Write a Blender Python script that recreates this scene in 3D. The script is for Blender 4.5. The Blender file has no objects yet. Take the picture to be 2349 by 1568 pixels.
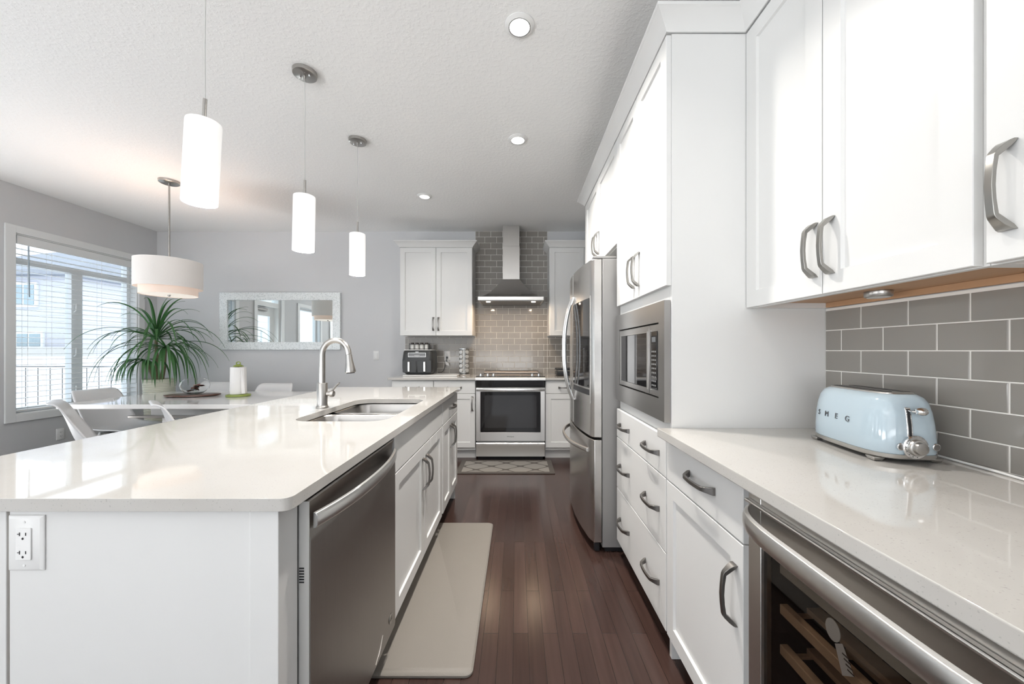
import bpy, bmesh, math, random
from mathutils import Vector, Matrix
R = math.radians
C = bpy.context.scene.collection
SC = bpy.context.scene

# ------------------------------------------------------------------ camera, world, exposure
cd = bpy.data.cameras.new('camera'); cam = bpy.data.objects.new('camera', cd); C.objects.link(cam)
EYE = 1.215
cam.location = (0, 0, EYE); cam.rotation_euler = (R(90), 0, 0)
cd.sensor_width = 36; cd.lens = 840/2349*36; cd.shift_x = -11.5/2349; cd.shift_y = 19/2349
cd.clip_start = .02; cd.clip_end = 200
SC.camera = cam
SC.view_settings.view_transform = 'Standard'; SC.view_settings.look = 'None'
SC.view_settings.gamma = 1; SC.view_settings.exposure = 0.2
SC.view_settings.use_curve_mapping = False
SC.cycles.use_denoising = True
SC.cycles.max_bounces = 12; SC.cycles.diffuse_bounces = 6; SC.cycles.glossy_bounces = 6
SC.cycles.transmission_bounces = 10; SC.cycles.transparent_max_bounces = 12
SC.cycles.sample_clamp_indirect = 6; SC.cycles.caustics_reflective = False; SC.cycles.caustics_refractive = False
SC.cycles.blur_glossy = 0.1

w = bpy.data.worlds.new('sky'); SC.world = w; w.use_nodes = True
nt = w.node_tree; nt.nodes.clear()
wo = nt.nodes.new('ShaderNodeOutputWorld'); bg = nt.nodes.new('ShaderNodeBackground')
tc = nt.nodes.new('ShaderNodeTexCoord'); sx = nt.nodes.new('ShaderNodeSeparateXYZ'); cr = nt.nodes.new('ShaderNodeValToRGB')
nt.links.new(tc.outputs['Generated'], sx.inputs[0]); nt.links.new(sx.outputs['Z'], cr.inputs[0])
cr.color_ramp.elements[0].position = 0.0; cr.color_ramp.elements[0].color = (.91, .93, .95, 1)
cr.color_ramp.elements[1].position = .5; cr.color_ramp.elements[1].color = (.72, .81, .90, 1)
nt.links.new(cr.outputs[0], bg.inputs[0]); bg.inputs[1].default_value = 2.45
nt.links.new(bg.outputs[0], wo.inputs[0])

def area(name, loc, size, power, rot, color=(1, 1, 1), spread=180, shape='RECTANGLE'):
    l = bpy.data.lights.new(name, 'AREA'); l.shape = shape; l.size = size[0]
    if shape == 'RECTANGLE': l.size_y = size[1]
    l.energy = power; l.color = color; l.spread = R(spread)
    o = bpy.data.objects.new(name, l); C.objects.link(o); o.location = loc; o.rotation_euler = rot
    return o
# unseen fill lights added behind the camera, most tilted up at the ceiling
area('rear_ceiling_fill', (-1.9, -4.3, .8), (5.0, 1.0), 105, (R(146), 0, 0), (.98, .99, 1.0), 130)
area('patio_side_fill', (-4.58, -2.55, 1.25), (1.8, 2.0), 4, (R(94), 0, R(-90)), (.95, .98, 1.0))
area('patio_ceiling_fill', (-4.52, -2.3, .7), (2.3, 1.0), 88, (R(142), 0, R(-90)), (.98, .99, 1.0), 130)
# added fills tilted up at the ceiling, by a side window and the door
area('side_window_ceiling_fill', (-4.58, -.17, .80), (.85, .4), 20, (R(138), 0, R(-90)), (.98, .99, 1.0), 140)
area('door_ceiling_fill', (-4.58, 2.55, .60), (.55, .8), 16, (R(138), 0, R(-90)), (.98, .99, 1.0), 140)
for (pa, pc, pz0, pz1) in ((3.38, 4.48, .62, 2.30), (.78, 1.60, .55, 2.14), (-.62, .28, .55, 2.14)):
    po = area('window_portal', (-4.80, (pa+pc)/2, (pz0+pz1)/2), (pc-pa, pz1-pz0), 1, (R(90), 0, R(-90))); po.data.cycles.is_portal = True

# ------------------------------------------------------------------ materials
def mat(name, col, rough=.5, metal=0, spec=.5, noise=0, nscale=8, bump=0, bscale=60, coat=0, stretch=None, emit=None, estr=0, trans=0, ior=1.45, alpha=1, rvar=0):
    m = bpy.data.materials.new(name); m.use_nodes = True; n = m.node_tree.nodes; L = m.node_tree.links
    b = n['Principled BSDF']; b.inputs['Base Color'].default_value = (*col, 1); b.inputs['Roughness'].default_value = rough
    b.inputs['Metallic'].default_value = metal; b.inputs['Specular IOR Level'].default_value = spec
    b.inputs['Coat Weight'].default_value = coat; b.inputs['Coat Roughness'].default_value = .05
    b.inputs['Transmission Weight'].default_value = trans; b.inputs['IOR'].default_value = ior; b.inputs['Alpha'].default_value = alpha
    if emit: b.inputs['Emission Color'].default_value = (*emit, 1); b.inputs['Emission Strength'].default_value = estr
    t = n.new('ShaderNodeTexCoord'); mp = n.new('ShaderNodeMapping'); L.new(t.outputs['Object'], mp.inputs[0])
    if stretch: mp.inputs['Scale'].default_value = stretch
    if noise or rvar:
        nz = n.new('ShaderNodeTexNoise'); nz.inputs['Scale'].default_value = nscale; nz.inputs['Detail'].default_value = 4
        L.new(mp.outputs[0], nz.inputs[0])
    if noise:
        mx = n.new('ShaderNodeMix'); mx.data_type = 'RGBA'
        mx.inputs['A'].default_value = (*[c*(1-noise) for c in col], 1); mx.inputs['B'].default_value = (*[min(1, c*(1+noise)) for c in col], 1)
        L.new(nz.outputs[0], mx.inputs['Factor']); L.new(mx.outputs['Result'], b.inputs['Base Color'])
    if rvar:
        mr = n.new('ShaderNodeMapRange'); mr.inputs['To Min'].default_value = max(.01, rough-rvar); mr.inputs['To Max'].default_value = rough+rvar
        L.new(nz.outputs[0], mr.inputs[0]); L.new(mr.outputs[0], b.inputs['Roughness'])
    if bump:
        nb = n.new('ShaderNodeTexNoise'); nb.inputs['Scale'].default_value = bscale; nb.inputs['Detail'].default_value = 3
        bp = n.new('ShaderNodeBump'); bp.inputs['Strength'].default_value = bump; bp.inputs['Distance'].default_value = .01
        L.new(mp.outputs[0], nb.inputs[0]); L.new(nb.outputs[0], bp.inputs['Height']); L.new(bp.outputs[0], b.inputs['Normal'])
    return m

CAB = mat('white_lacquer', (.71, .71, .70), .32, noise=.01, nscale=3)
WALLP = mat('grey_wall_paint', (.61, .615, .625), .6, noise=.01, bump=.06, bscale=220)
TRIM = mat('white_trim_paint', (.78, .79, .79), .4, noise=.01)
STEEL = mat('brushed_steel', (.66, .645, .62), .30, 1, noise=.02, nscale=6, stretch=(1, 1, 60))
STEELM = mat('microwave_steel', (.38, .37, .355), .3, 1, noise=.02, nscale=6, stretch=(1, 1, 60))
STEELS = mat('sink_steel', (.40, .385, .37), .3, 1, noise=.02)
STEELV = mat('brushed_steel_upright', (.62, .605, .585), .27, 1, noise=.02, nscale=6, stretch=(40, 40, 1))
STEELD = mat('dark_slate_steel', (.35, .335, .32), .38, 1, noise=.05, nscale=6, stretch=(40, 40, 1))
FRIDGEG = mat('grey_enamel', (.30, .295, .29), .4, .3, noise=.02)
PULLN = mat('satin_nickel_pull', (.33, .32, .30), .3, 1, noise=.03, nscale=30)
RSTEEL = mat('satin_range_steel', (.74, .73, .71), .4, 1, noise=.02, nscale=6, stretch=(1, 1, 60))
NICKEL = mat('brushed_nickel', (.42, .405, .385), .28, 1, noise=.04, nscale=30)
DARKMETAL = mat('dark_shaded_metal', (.22, .21, .20), .34, 1, noise=.04, nscale=30)  # these pulls are nickel as well; dark reflections are put into the colour
CHROME = mat('polished_chrome', (.75, .75, .75), .08, 1, noise=.01)
BLACK = mat('black_plastic', (.018, .018, .02), .35, noise=.1)
BLKGL = mat('black_glass', (.012, .012, .013), .05, spec=.6, noise=.05)
DARKGL = mat('smoked_glass', (.03, .03, .032), .06, spec=.6, noise=.1, nscale=2)
WPLAST = mat('white_plastic', (.80, .80, .79), .35, noise=.01)
CHAIRM = mat('white_chair_shell', (.76, .76, .765), .35, noise=.01)
GLOSSW = mat('white_gloss_laminate', (.80, .79, .78), .07, noise=.01, coat=.3)
PALEWOOD = mat('maple_veneer', (.50, .30, .17), .5, noise=.12, nscale=5, stretch=(8, 1, 8))
RACKWOOD = mat('beech_rack_wood', (.52, .36, .24), .5, noise=.12, nscale=6, stretch=(2, 10, 10))
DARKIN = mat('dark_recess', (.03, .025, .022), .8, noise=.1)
BROWNE = mat('raw_brown_edge', (.20, .13, .085), .7, noise=.2)
GROUT = mat('pale_grout', (.84, .82, .78), .8, noise=.04, bump=.1, bscale=400)
TILE = mat('grey_glazed_tile', (.29, .272, .25), .09, spec=.5, noise=.05, nscale=5)
LEAF = mat('leaf_green', (.05, .15, .045), .38, noise=.45, nscale=7)
GREEN = mat('olive_green_plastic', (.24, .30, .06), .35, noise=.03)
PAPER = mat('white_paper', (.82, .81, .80), .8, noise=.02, bump=.15, bscale=120)
SKYBLUE = mat('pale_blue_enamel', (.40, .49, .55), .09, coat=.6, noise=.01)
TOASTM = mat('satin_toaster_metal', (.55, .54, .52), .3, 1, noise=.03)
FABRIC = mat('drum_shade_fabric', (.74, .71, .68), .8, noise=.03, nscale=80, bump=.1, bscale=300)

def glassmat(name, col=(1, 1, 1), rough=0, mix=.88):
    m = bpy.data.materials.new(name); m.use_nodes = True; n = m.node_tree.nodes; L = m.node_tree.links
    n.remove(n['Principled BSDF']); o = n['Material Output']
    t = n.new('ShaderNodeBsdfTransparent'); g = n.new('ShaderNodeBsdfGlossy'); g.inputs['Roughness'].default_value = rough+.01
    t.inputs[0].default_value = (*col, 1); x = n.new('ShaderNodeMixShader'); f = n.new('ShaderNodeFresnel'); f.inputs[0].default_value = 1.35
    ge = n.new('ShaderNodeNewGeometry'); q = n.new('ShaderNodeMath'); q.operation = 'SUBTRACT'; q.inputs[0].default_value = 1; L.new(ge.outputs['Backfacing'], q.inputs[1])
    q2 = n.new('ShaderNodeMath'); q2.operation = 'MULTIPLY'; L.new(f.outputs[0], q2.inputs[0]); L.new(q.outputs[0], q2.inputs[1])
    L.new(q2.outputs[0], x.inputs[0]); L.new(t.outputs[0], x.inputs[1]); L.new(g.outputs[0], x.inputs[2]); L.new(x.outputs[0], o.inputs[0])
    return m
PANE = glassmat('window_glass', (.97, .99, 1))
TINT = glassmat('tinted_fridge_glass', (.55, .55, .54))
BOWLG = mat('clear_bowl_glass', (1, 1, 1), .0, trans=1, ior=1.2)
def mirror_mat():
    return mat('mirror_silver', (.86, .90, .89), .01, 1, noise=.005)
MIRROR = mirror_mat()

def mosaic_mat():
    m = mat('silver_mosaic', (.80, .83, .83), .25, .25); n = m.node_tree.nodes; L = m.node_tree.links; b = n['Principled BSDF']
    t = n.new('ShaderNodeTexCoord'); v = n.new('ShaderNodeTexVoronoi'); v.inputs['Scale'].default_value = 130
    L.new(t.outputs['Object'], v.inputs[0])
    bp = n.new('ShaderNodeBump'); bp.inputs['Strength'].default_value = .8; bp.inputs['Distance'].default_value = .006
    L.new(v.outputs['Color'], bp.inputs['Height']); L.new(bp.outputs[0], b.inputs['Normal'])
    r = n.new('ShaderNodeValToRGB'); r.color_ramp.elements[0].color = (.62, .66, .66, 1); r.color_ramp.elements[1].color = (.92, .95, .95, 1); r.color_ramp.elements[1].position = .4
    s = n.new('ShaderNodeSeparateColor'); L.new(v.outputs['Color'], s.inputs[0]); L.new(s.outputs[0], r.inputs[0]); L.new(r.outputs[0], b.inputs['Base Color'])
    return m
MOSAIC = mosaic_mat()

def quartz_mat(name, col):
    m = mat(name, col, .045, coat=.4); n = m.node_tree.nodes; L = m.node_tree.links; b = n['Principled BSDF']
    t = n.new('ShaderNodeTexCoord'); a = n.new('ShaderNodeTexNoise'); a.inputs['Scale'].default_value = 260; a.inputs['Detail'].default_value = 1
    c = n.new('ShaderNodeTexNoise'); c.inputs['Scale'].default_value = 5; c.inputs['Detail'].default_value = 5
    L.new(t.outputs['Object'], a.inputs[0]); L.new(t.outputs['Object'], c.inputs[0])
    r = n.new('ShaderNodeValToRGB'); r.color_ramp.elements[0].position = .26; r.color_ramp.elements[0].color = (*[q*.80 for q in col], 1)
    r.color_ramp.elements[1].position = .33; r.color_ramp.elements[1].color = (*col, 1); L.new(a.outputs[0], r.inputs[0])
    x = n.new('ShaderNodeMix'); x.data_type = 'RGBA'; x.blend_type = 'MULTIPLY'; x.inputs['Factor'].default_value = .5
    r2 = n.new('ShaderNodeValToRGB'); r2.color_ramp.elements[0].color = (.93, .92, .90, 1); r2.color_ramp.elements[0].position = .35; r2.color_ramp.elements[1].color = (1, 1, 1, 1); r2.color_ramp.elements[1].position = .6
    L.new(c.outputs[0], r2.inputs[0]); L.new(r.outputs[0], x.inputs['A']); L.new(r2.outputs[0], x.inputs['B']); L.new(x.outputs['Result'], b.inputs['Base Color'])
    return m
QUARTZ = quartz_mat('white_quartz', (.53, .515, .49))

def floor_mat():
    m = mat('dark_wood_planks', (.08, .04, .03), .22, spec=.5); n = m.node_tree.nodes; L = m.node_tree.links; b = n['Principled BSDF']
    t = n.new('ShaderNodeTexCoord'); mp = n.new('ShaderNodeMapping'); mp.inputs['Rotation'].default_value = (0, 0, R(90)); mp.inputs['Location'].default_value = (0.013, .02, 0)
    L.new(t.outputs['Object'], mp.inputs[0])
    k = n.new('ShaderNodeTexBrick'); k.inputs['Scale'].default_value = 1; k.inputs['Brick Width'].default_value = .75; k.inputs['Row Height'].default_value = .0635
    k.inputs['Mortar Size'].default_value = .0012; k.inputs['Mortar Smooth'].default_value = .2; k.inputs['Bias'].default_value = 0; k.offset = .37; k.offset_frequency = 2; k.squash = 1
    k.inputs['Color1'].default_value = (.036, .019, .0155, 1); k.inputs['Color2'].default_value = (.060, .034, .028, 1); k.inputs['Mortar'].default_value = (.02, .011, .009, 1)
    L.new(mp.outputs[0], k.inputs[0])
    mp2 = n.new('ShaderNodeMapping'); mp2.inputs['Scale'].default_value = (40, 2.2, 1); L.new(t.outputs['Object'], mp2.inputs[0])
    g = n.new('ShaderNodeTexNoise'); g.inputs['Scale'].default_value = 1; g.inputs['Detail'].default_value = 5; L.new(mp2.outputs[0], g.inputs[0])
    x = n.new('ShaderNodeMix'); x.data_type = 'RGBA'; x.blend_type = 'MULTIPLY'; x.inputs['Factor'].default_value = .7
    r = n.new('ShaderNodeValToRGB'); r.color_ramp.elements[0].color = (.72, .72, .72, 1); r.color_ramp.elements[0].position = .3; r.color_ramp.elements[1].color = (1.15, 1.15, 1.15, 1); r.color_ramp.elements[1].position = .7
    L.new(g.outputs[0], r.inputs[0]); L.new(k.outputs[0], x.inputs['A']); L.new(r.outputs[0], x.inputs['B']); L.new(x.outputs['Result'], b.inputs['Base Color'])
    bp = n.new('ShaderNodeBump'); bp.inputs['Strength'].default_value = .35; bp.inputs['Distance'].default_value = .002; bp.invert = True
    L.new(k.outputs['Fac'], bp.inputs['Height']); L.new(bp.outputs[0], b.inputs['Normal'])
    return m
FLOORM = floor_mat()

def ceiling_mat():
    m = mat('textured_ceiling', (.90, .90, .89), .8); n = m.node_tree.nodes; L = m.node_tree.links; b = n['Principled BSDF']
    t = n.new('ShaderNodeTexCoord'); a = n.new('ShaderNodeTexNoise'); a.inputs['Scale'].default_value = 42; a.inputs['Detail'].default_value = 3; a.inputs['Roughness'].default_value = .6
    r = n.new('ShaderNodeValToRGB'); r.color_ramp.elements[0].position = .48; r.color_ramp.elements[1].position = .60
    L.new(t.outputs['Object'], a.inputs[0]); L.new(a.outputs[0], r.inputs[0])
    bp = n.new('ShaderNodeBump'); bp.inputs['Strength'].default_value = .17; bp.inputs['Distance'].default_value = .004
    L.new(r.outputs[0], bp.inputs['Height']); L.new(bp.outputs[0], b.inputs['Normal'])
    return m
CEILM = ceiling_mat()

def rug_mat():
    m = mat('trellis_rug', (.3, .28, .26), .9, bump=.2, bscale=300); n = m.node_tree.nodes; L = m.node_tree.links; b = n['Principled BSDF']
    t = n.new('ShaderNodeTexCoord'); s = n.new('ShaderNodeSeparateXYZ'); L.new(t.outputs['Object'], s.inputs[0])
    def mth(op, a, bb=None):
        q = n.new('ShaderNodeMath'); q.operation = op
        for i, v in enumerate((a, bb)):
            if v is None: continue
            if isinstance(v, (int, float)): q.inputs[i].default_value = v
            else: L.new(v, q.inputs[i])
        return q.outputs[0]
    cx = mth('COSINE', mth('MULTIPLY', s.outputs['X'], 2*math.pi/.30)); cy = mth('COSINE', mth('MULTIPLY', s.outputs['Y'], 2*math.pi/.22))
    f = mth('ABSOLUTE', mth('ADD', mth('MULTIPLY', cx, 1.0), cy))
    line = mth('GREATER_THAN', f, .22)
    inx = mth('LESS_THAN', mth('ABSOLUTE', s.outputs['X']), .44); iny = mth('LESS_THAN', mth('ABSOLUTE', s.outputs['Y']), .172)
    k = mth('MULTIPLY', mth('MULTIPLY', inx, iny), line)
    x = n.new('ShaderNodeMix'); x.data_type = 'RGBA'; x.inputs['A'].default_value = (.085, .075, .067, 1); x.inputs['B'].default_value = (.24, .225, .205, 1)
    L.new(k, x.inputs['Factor']); L.new(x.outputs['Result'], b.inputs['Base Color'])
    return m
RUGM = rug_mat()
MATM = mat('taupe_foam_mat', (.225, .205, .182), .55, noise=.03, bump=.1, bscale=250)
POTM = mat('cream_ribbed_ceramic', (.74, .74, .62), .5, noise=.05)
TRUNKM = mat('plant_stem', (.20, .17, .10), .8, noise=.3, nscale=20)
GLASSWHITE = mat('lit_opal_glass', (.9, .9, .9), .3, emit=(1, .985, .97), estr=.25, noise=.01)
LEDM = mat('lit_diffuser', (1, 1, 1), .5, emit=(1, .97, .93), estr=4, noise=.01)
WARMLED = mat('warm_lamp_diffuser', (1, .95, .88), .5, emit=(1, .86, .72), estr=.255, noise=.01)

# ------------------------------------------------------------------ geometry helpers
ORG = {}
def tag(o, label=None, cat=None, group=None, kind=None):
    if label: o['label'] = label
    if cat: o['category'] = cat
    if group: o['group'] = group
    if kind: o['kind'] = kind
    return o
def thing(name, label, cat, loc=(0, 0, 0), group=None, rotz=0, rot=None):
    o = bpy.data.objects.new(name, None); C.objects.link(o); o.location = loc
    o.empty_display_size = .05; o.rotation_euler = rot if rot else (0, 0, rotz)
    ORG[o] = Vector(loc) if not rotz and not rot else Vector((0, 0, 0))
    return tag(o, label, cat, group)

class B:
    def __init__(s): s.v = []; s.f = []
    def add(s, vs, fs):
        k = len(s.v); s.v += [tuple(p) for p in vs]; s.f += [tuple(i+k for i in f) for f in fs]; return s
    def box(s, x0, x1, y0, y1, z0, z1):
        x0, x1 = min(x0, x1), max(x0, x1); y0, y1 = min(y0, y1), max(y0, y1); z0, z1 = min(z0, z1), max(z0, z1)
        return s.add([(x0, y0, z0), (x1, y0, z0), (x1, y1, z0), (x0, y1, z0), (x0, y0, z1), (x1, y0, z1), (x1, y1, z1), (x0, y1, z1)],
                     [(0, 3, 2, 1), (4, 5, 6, 7), (0, 1, 5, 4), (1, 2, 6, 5), (2, 3, 7, 6), (3, 0, 4, 7)])
    def loft(s, rings, cap0=True, cap1=True, closed=True):
        n = len(rings[0]); fs = []; vs = [p for r in rings for p in r]
        for i in range(len(rings)-1):
            for j in range(n if closed else n-1):
                a = i*n+j; b = i*n+(j+1) % n; fs.append((a, b, b+n, a+n))
        if cap0: fs.append(tuple(range(n-1, -1, -1)))
        if cap1: fs.append(tuple(range((len(rings)-1)*n, len(rings)*n)))
        return s.add(vs, fs)
    def lathe(s, prof, c=(0, 0, 0), seg=32, axis='Z', cap0=True, cap1=True):
        rings = []
        for r, z in prof:
            ring = []
            for k in range(seg):
                a = 2*math.pi*k/seg; p = (r*math.cos(a), r*math.sin(a), z)
                if axis == 'X': p = (z, r*math.cos(a), r*math.sin(a))
                if axis == 'Y': p = (r*math.sin(a), z, r*math.cos(a))
                ring.append((p[0]+c[0], p[1]+c[1], p[2]+c[2]))
            rings.append(ring)
        return s.loft(rings, cap0, cap1)
    def tube(s, pts, r, seg=10, caps=True, flat=None):
        pts = [Vector(p) for p in pts]; rings = []
        up = None
        for i, p in enumerate(pts):
            d = (pts[min(i+1, len(pts)-1)]-pts[max(i-1, 0)]).normalized()
            if up is None:
                up = Vector((0, 0, 1)) if abs(d.z) < .9 else Vector((1, 0, 0))
                up = (up-d*up.dot(d)).normalized()
            else:
                up = (up-d*up.dot(d)).normalized()
            sd = d.cross(up); rr = r[i] if isinstance(r, (list, tuple)) else r
            ra, rb = (rr, rr) if flat is None else (rr*flat[0], rr*flat[1])
            rings.append([tuple(p+up*(rb*math.sin(2*math.pi*k/seg))+sd*(ra*math.cos(2*math.pi*k/seg))) for k in range(seg)])
        return s.loft(rings, caps, caps)
    def prism(s, poly, axis, a0, a1):
        def P(u, v, a): return {'X': (a, u, v), 'Y': (u, a, v), 'Z': (u, v, a)}[axis]
        return s.loft([[P(u, v, a0) for u, v in poly], [P(u, v, a1) for u, v in poly]])
    def done(s, name, m, parent=None, bevel=0, smooth=False, seg=2, subsurf=0, solid=0, ang=40):
        me = bpy.data.meshes.new(name)
        org = Vector((0, 0, 0))
        if parent is not None:
            q = parent
            while q.parent: q = q.parent
            org = ORG.get(q, Vector((0, 0, 0)))
        else:
            xs = [p[0] for p in s.v]; ys = [p[1] for p in s.v]; zs = [p[2] for p in s.v]
            org = Vector(((min(xs)+max(xs))/2, (min(ys)+max(ys))/2, min(zs)))
        me.from_pydata([(p[0]-org.x, p[1]-org.y, p[2]-org.z) for p in s.v], [], s.f)
        bm = bmesh.new(); bm.from_mesh(me); bmesh.ops.recalc_face_normals(bm, faces=bm.faces); bm.to_mesh(me); bm.free()
        me.materials.append(m)
        o = bpy.data.objects.new(name, me); C.objects.link(o)
        if parent is not None: o.parent = parent
        else: o.location = org; ORG[o] = org
        if subsurf:
            q = o.modifiers.new('smooth', 'SUBSURF'); q.levels = q.render_levels = subsurf
        if solid:
            q = o.modifiers.new('thick', 'SOLIDIFY'); q.thickness = solid; q.offset = 0
        if bevel:
            q = o.modifiers.new('bevel', 'BEVEL'); q.width = bevel; q.segments = seg; q.limit_method = 'ANGLE'; q.angle_limit = R(ang)
        if smooth or bevel:
            for p in me.polygons: p.use_smooth = True
            me.set_sharp_from_angle(angle=R(35 if not subsurf else 80))
        return o
def box(name, m, parent, x0, x1, y0, y1, z0, z1, bevel=.001, **k):
    return B().box(x0, x1, y0, y1, z0, z1).done(name, m, parent, bevel=bevel, **k)
def rrect(cx, cy, hx, hy, r, n=6):
    out = []
    for (sx_, sy_, a0) in ((1, 1, 0), (-1, 1, 90), (-1, -1, 180), (1, -1, 270)):
        for k in range(n+1):
            a = R(a0+90*k/n); out.append((cx+sx_*(hx-r)+r*math.cos(a), cy+sy_*(hy-r)+r*math.sin(a)))
    return out
def copy_tree(o, parent=None):
    c = o.copy(); C.objects.link(c)
    if parent is not None: c.parent = parent
    for ch in list(o.children): copy_tree(ch, c)
    return c
def text(name, s, size, m, parent, loc, rot, depth=.0006, space=1, worldrot=None):
    cu = bpy.data.curves.new(name, 'FONT'); cu.body = s; cu.size = size; cu.extrude = depth; cu.align_x = 'CENTER'; cu.align_y = 'CENTER'; cu.space_character = space
    t = bpy.data.objects.new(name, cu); C.objects.link(t)
    dg = bpy.context.evaluated_depsgraph_get(); me = bpy.data.meshes.new_from_object(t.evaluated_get(dg))
    bpy.data.objects.remove(t)
    q = parent
    while q.parent: q = q.parent
    me.transform(Matrix.Translation(Vector(loc)-ORG.get(q, Vector((0, 0, 0)))) @ rot.to_4x4())
    me.materials.clear(); me.materials.append(m)
    o = bpy.data.objects.new(name, me); C.objects.link(o); o.parent = parent
    return o
def basis(xa, ya):
    xa = Vector(xa).normalized(); ya = Vector(ya).normalized(); za = xa.cross(ya)
    return Matrix((xa, ya, za)).transposed()

# frames: map (u along the run, n outward from the front, z) to the world
def FR(x0): return lambda u, n, z: (x0-n, u, z)      # right-hand run, faces -X
def FI(x0): return lambda u, n, z: (x0+n, u, z)      # island aisle side, faces +X
def FB(y0): return lambda u, n, z: (u, y0-n, z)      # rear run, faces the camera

def shaker(name, F, u0, u1, z0, z1, parent, m=CAB, t=.02, st=.057, rec=.009):
    b = B(); e = .0015
    def ring(i, n): return [F(u0+i, n, z0+i), F(u1-i, n, z0+i), F(u1-i, n, z1-i), F(u0+i, n, z1-i)]
    b.loft([ring(0, 0), ring(0, t-e), ring(e, t), ring(st, t), ring(st+.003, t-rec), ring(st+.004, t-rec)])
    return b.done(name, m, parent)
def slab(name, F, u0, u1, z0, z1, parent, m=CAB, t=.02):
    b = B(); e = .0018
    def ring(i, n): return [F(u0+i, n, z0+i), F(u1-i, n, z0+i), F(u1-i, n, z1-i), F(u0+i, n, z1-i)]
    b.loft([ring(0, 0), ring(0, t-e), ring(e, t)])
    return b.done(name, m, parent)
def pull(name, F, u, z, parent, vert=True, n0=.02, L=.163, m=DARKMETAL):
    """arched bar pull with flared feet"""
    prof = [(-.5, 0, .0120, .0035), (-.465, .0045, .0108, .0048), (-.42, .012, .0085, .0056), (-.35, .0245, .0064, .0052), (-.325, .0275, .0062, .0044), (-.16, .0315, .0060, .0040), (0, .033, .0060, .0040)]
    prof = prof+[(-a, b_, c, d) for a, b_, c, d in reversed(prof[:-1])]
    rings = []
    for i, (s_, h, wd, th) in enumerate(prof):
        a = prof[max(i-1, 0)]; c = prof[min(i+1, len(prof)-1)]
        ds = (c[0]-a[0])*L; dh = c[1]-a[1]; q = math.hypot(ds, dh); nx, nn = -dh/q, ds/q
        if i in (0, len(prof)-1): nx, nn = (0, 1)
        r = []
        for (sw, sh) in ((-1, -1), (1, -1), (1, 1), (-1, 1)):
            al = s_*L+nx*th*sh; nn_ = max(0, h+nn*th*sh+th)
            r.append(F(u+sw*wd, n0+nn_, z+al) if vert else F(u+al, n0+nn_, z+sw*wd))
        rings.append(r)
    return B().loft(rings).done(name, m, parent, bevel=.0007, smooth=True)
# ------------------------------------------------------------------ the room
XR, YB, XL, YR, ZC = 1.219, 4.72, -4.64, -4.6, 2.745
def struct(name, b, m, parent=None, **k): return tag(b.done(name, m, parent, **k), kind='structure')
struct('floor', B().box(XL-.1, XR+.1, YR-.1, YB+.1, -.1, 0), FLOORM)
struct('ceiling', B().box(XL-.1, XR+.1, YR-.1, YB+.1, ZC, ZC+.1), CEILM)
struct('wall_back', B().box(XL-.16, XR+.16, YB, YB+.12, 0, ZC), WALLP)
struct('wall_right', B().box(XR, XR+.12, YR, YB, 0, ZC), WALLP)
struct('wall_rear', B().box(XL, -4.4, YR-.12, YR, 0, ZC).box(.6, XR, YR-.12, YR, 0, ZC).box(-4.4, .6, YR-.12, YR, 2.6, ZC).box(-4.4, .6, YR-.12, YR, 0, .3), WALLP)
WT = .17
openings = [(3.379, 4.48, .62, 2.30), (2.20, 2.87, 0, 2.42), (.78, 1.60, .55, 2.14), (-.62, .28, .55, 2.14), (-3.5, -1.6, 0, 2.2)]
b = B(); prev = YR
for (a, c, z0, z1) in sorted(openings):
    b.box(XL-WT, XL, prev, a, 0, ZC); prev = c
    if z0 > 0: b.box(XL-WT, XL, a, c, 0, z0)
    b.box(XL-WT, XL, a, c, z1, ZC)
b.box(XL-WT, XL, prev, YB, 0, ZC)
struct('wall_left', b, WALLP)
def bb(name, x0, x1, y0, y1): struct(name, B().box(x0, x1, y0, y1, 0, .11), TRIM, bevel=.002)
bb('baseboard_back', -4.62, -1.45, 4.705, 4.72); bb('baseboard_left', -4.64, -4.625, 2.97, 4.70)
b = B().box(XL+.001, XL+.015, -.85, .68, 0, .11); struct('baseboard_left', b, TRIM, bevel=.002)

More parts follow.
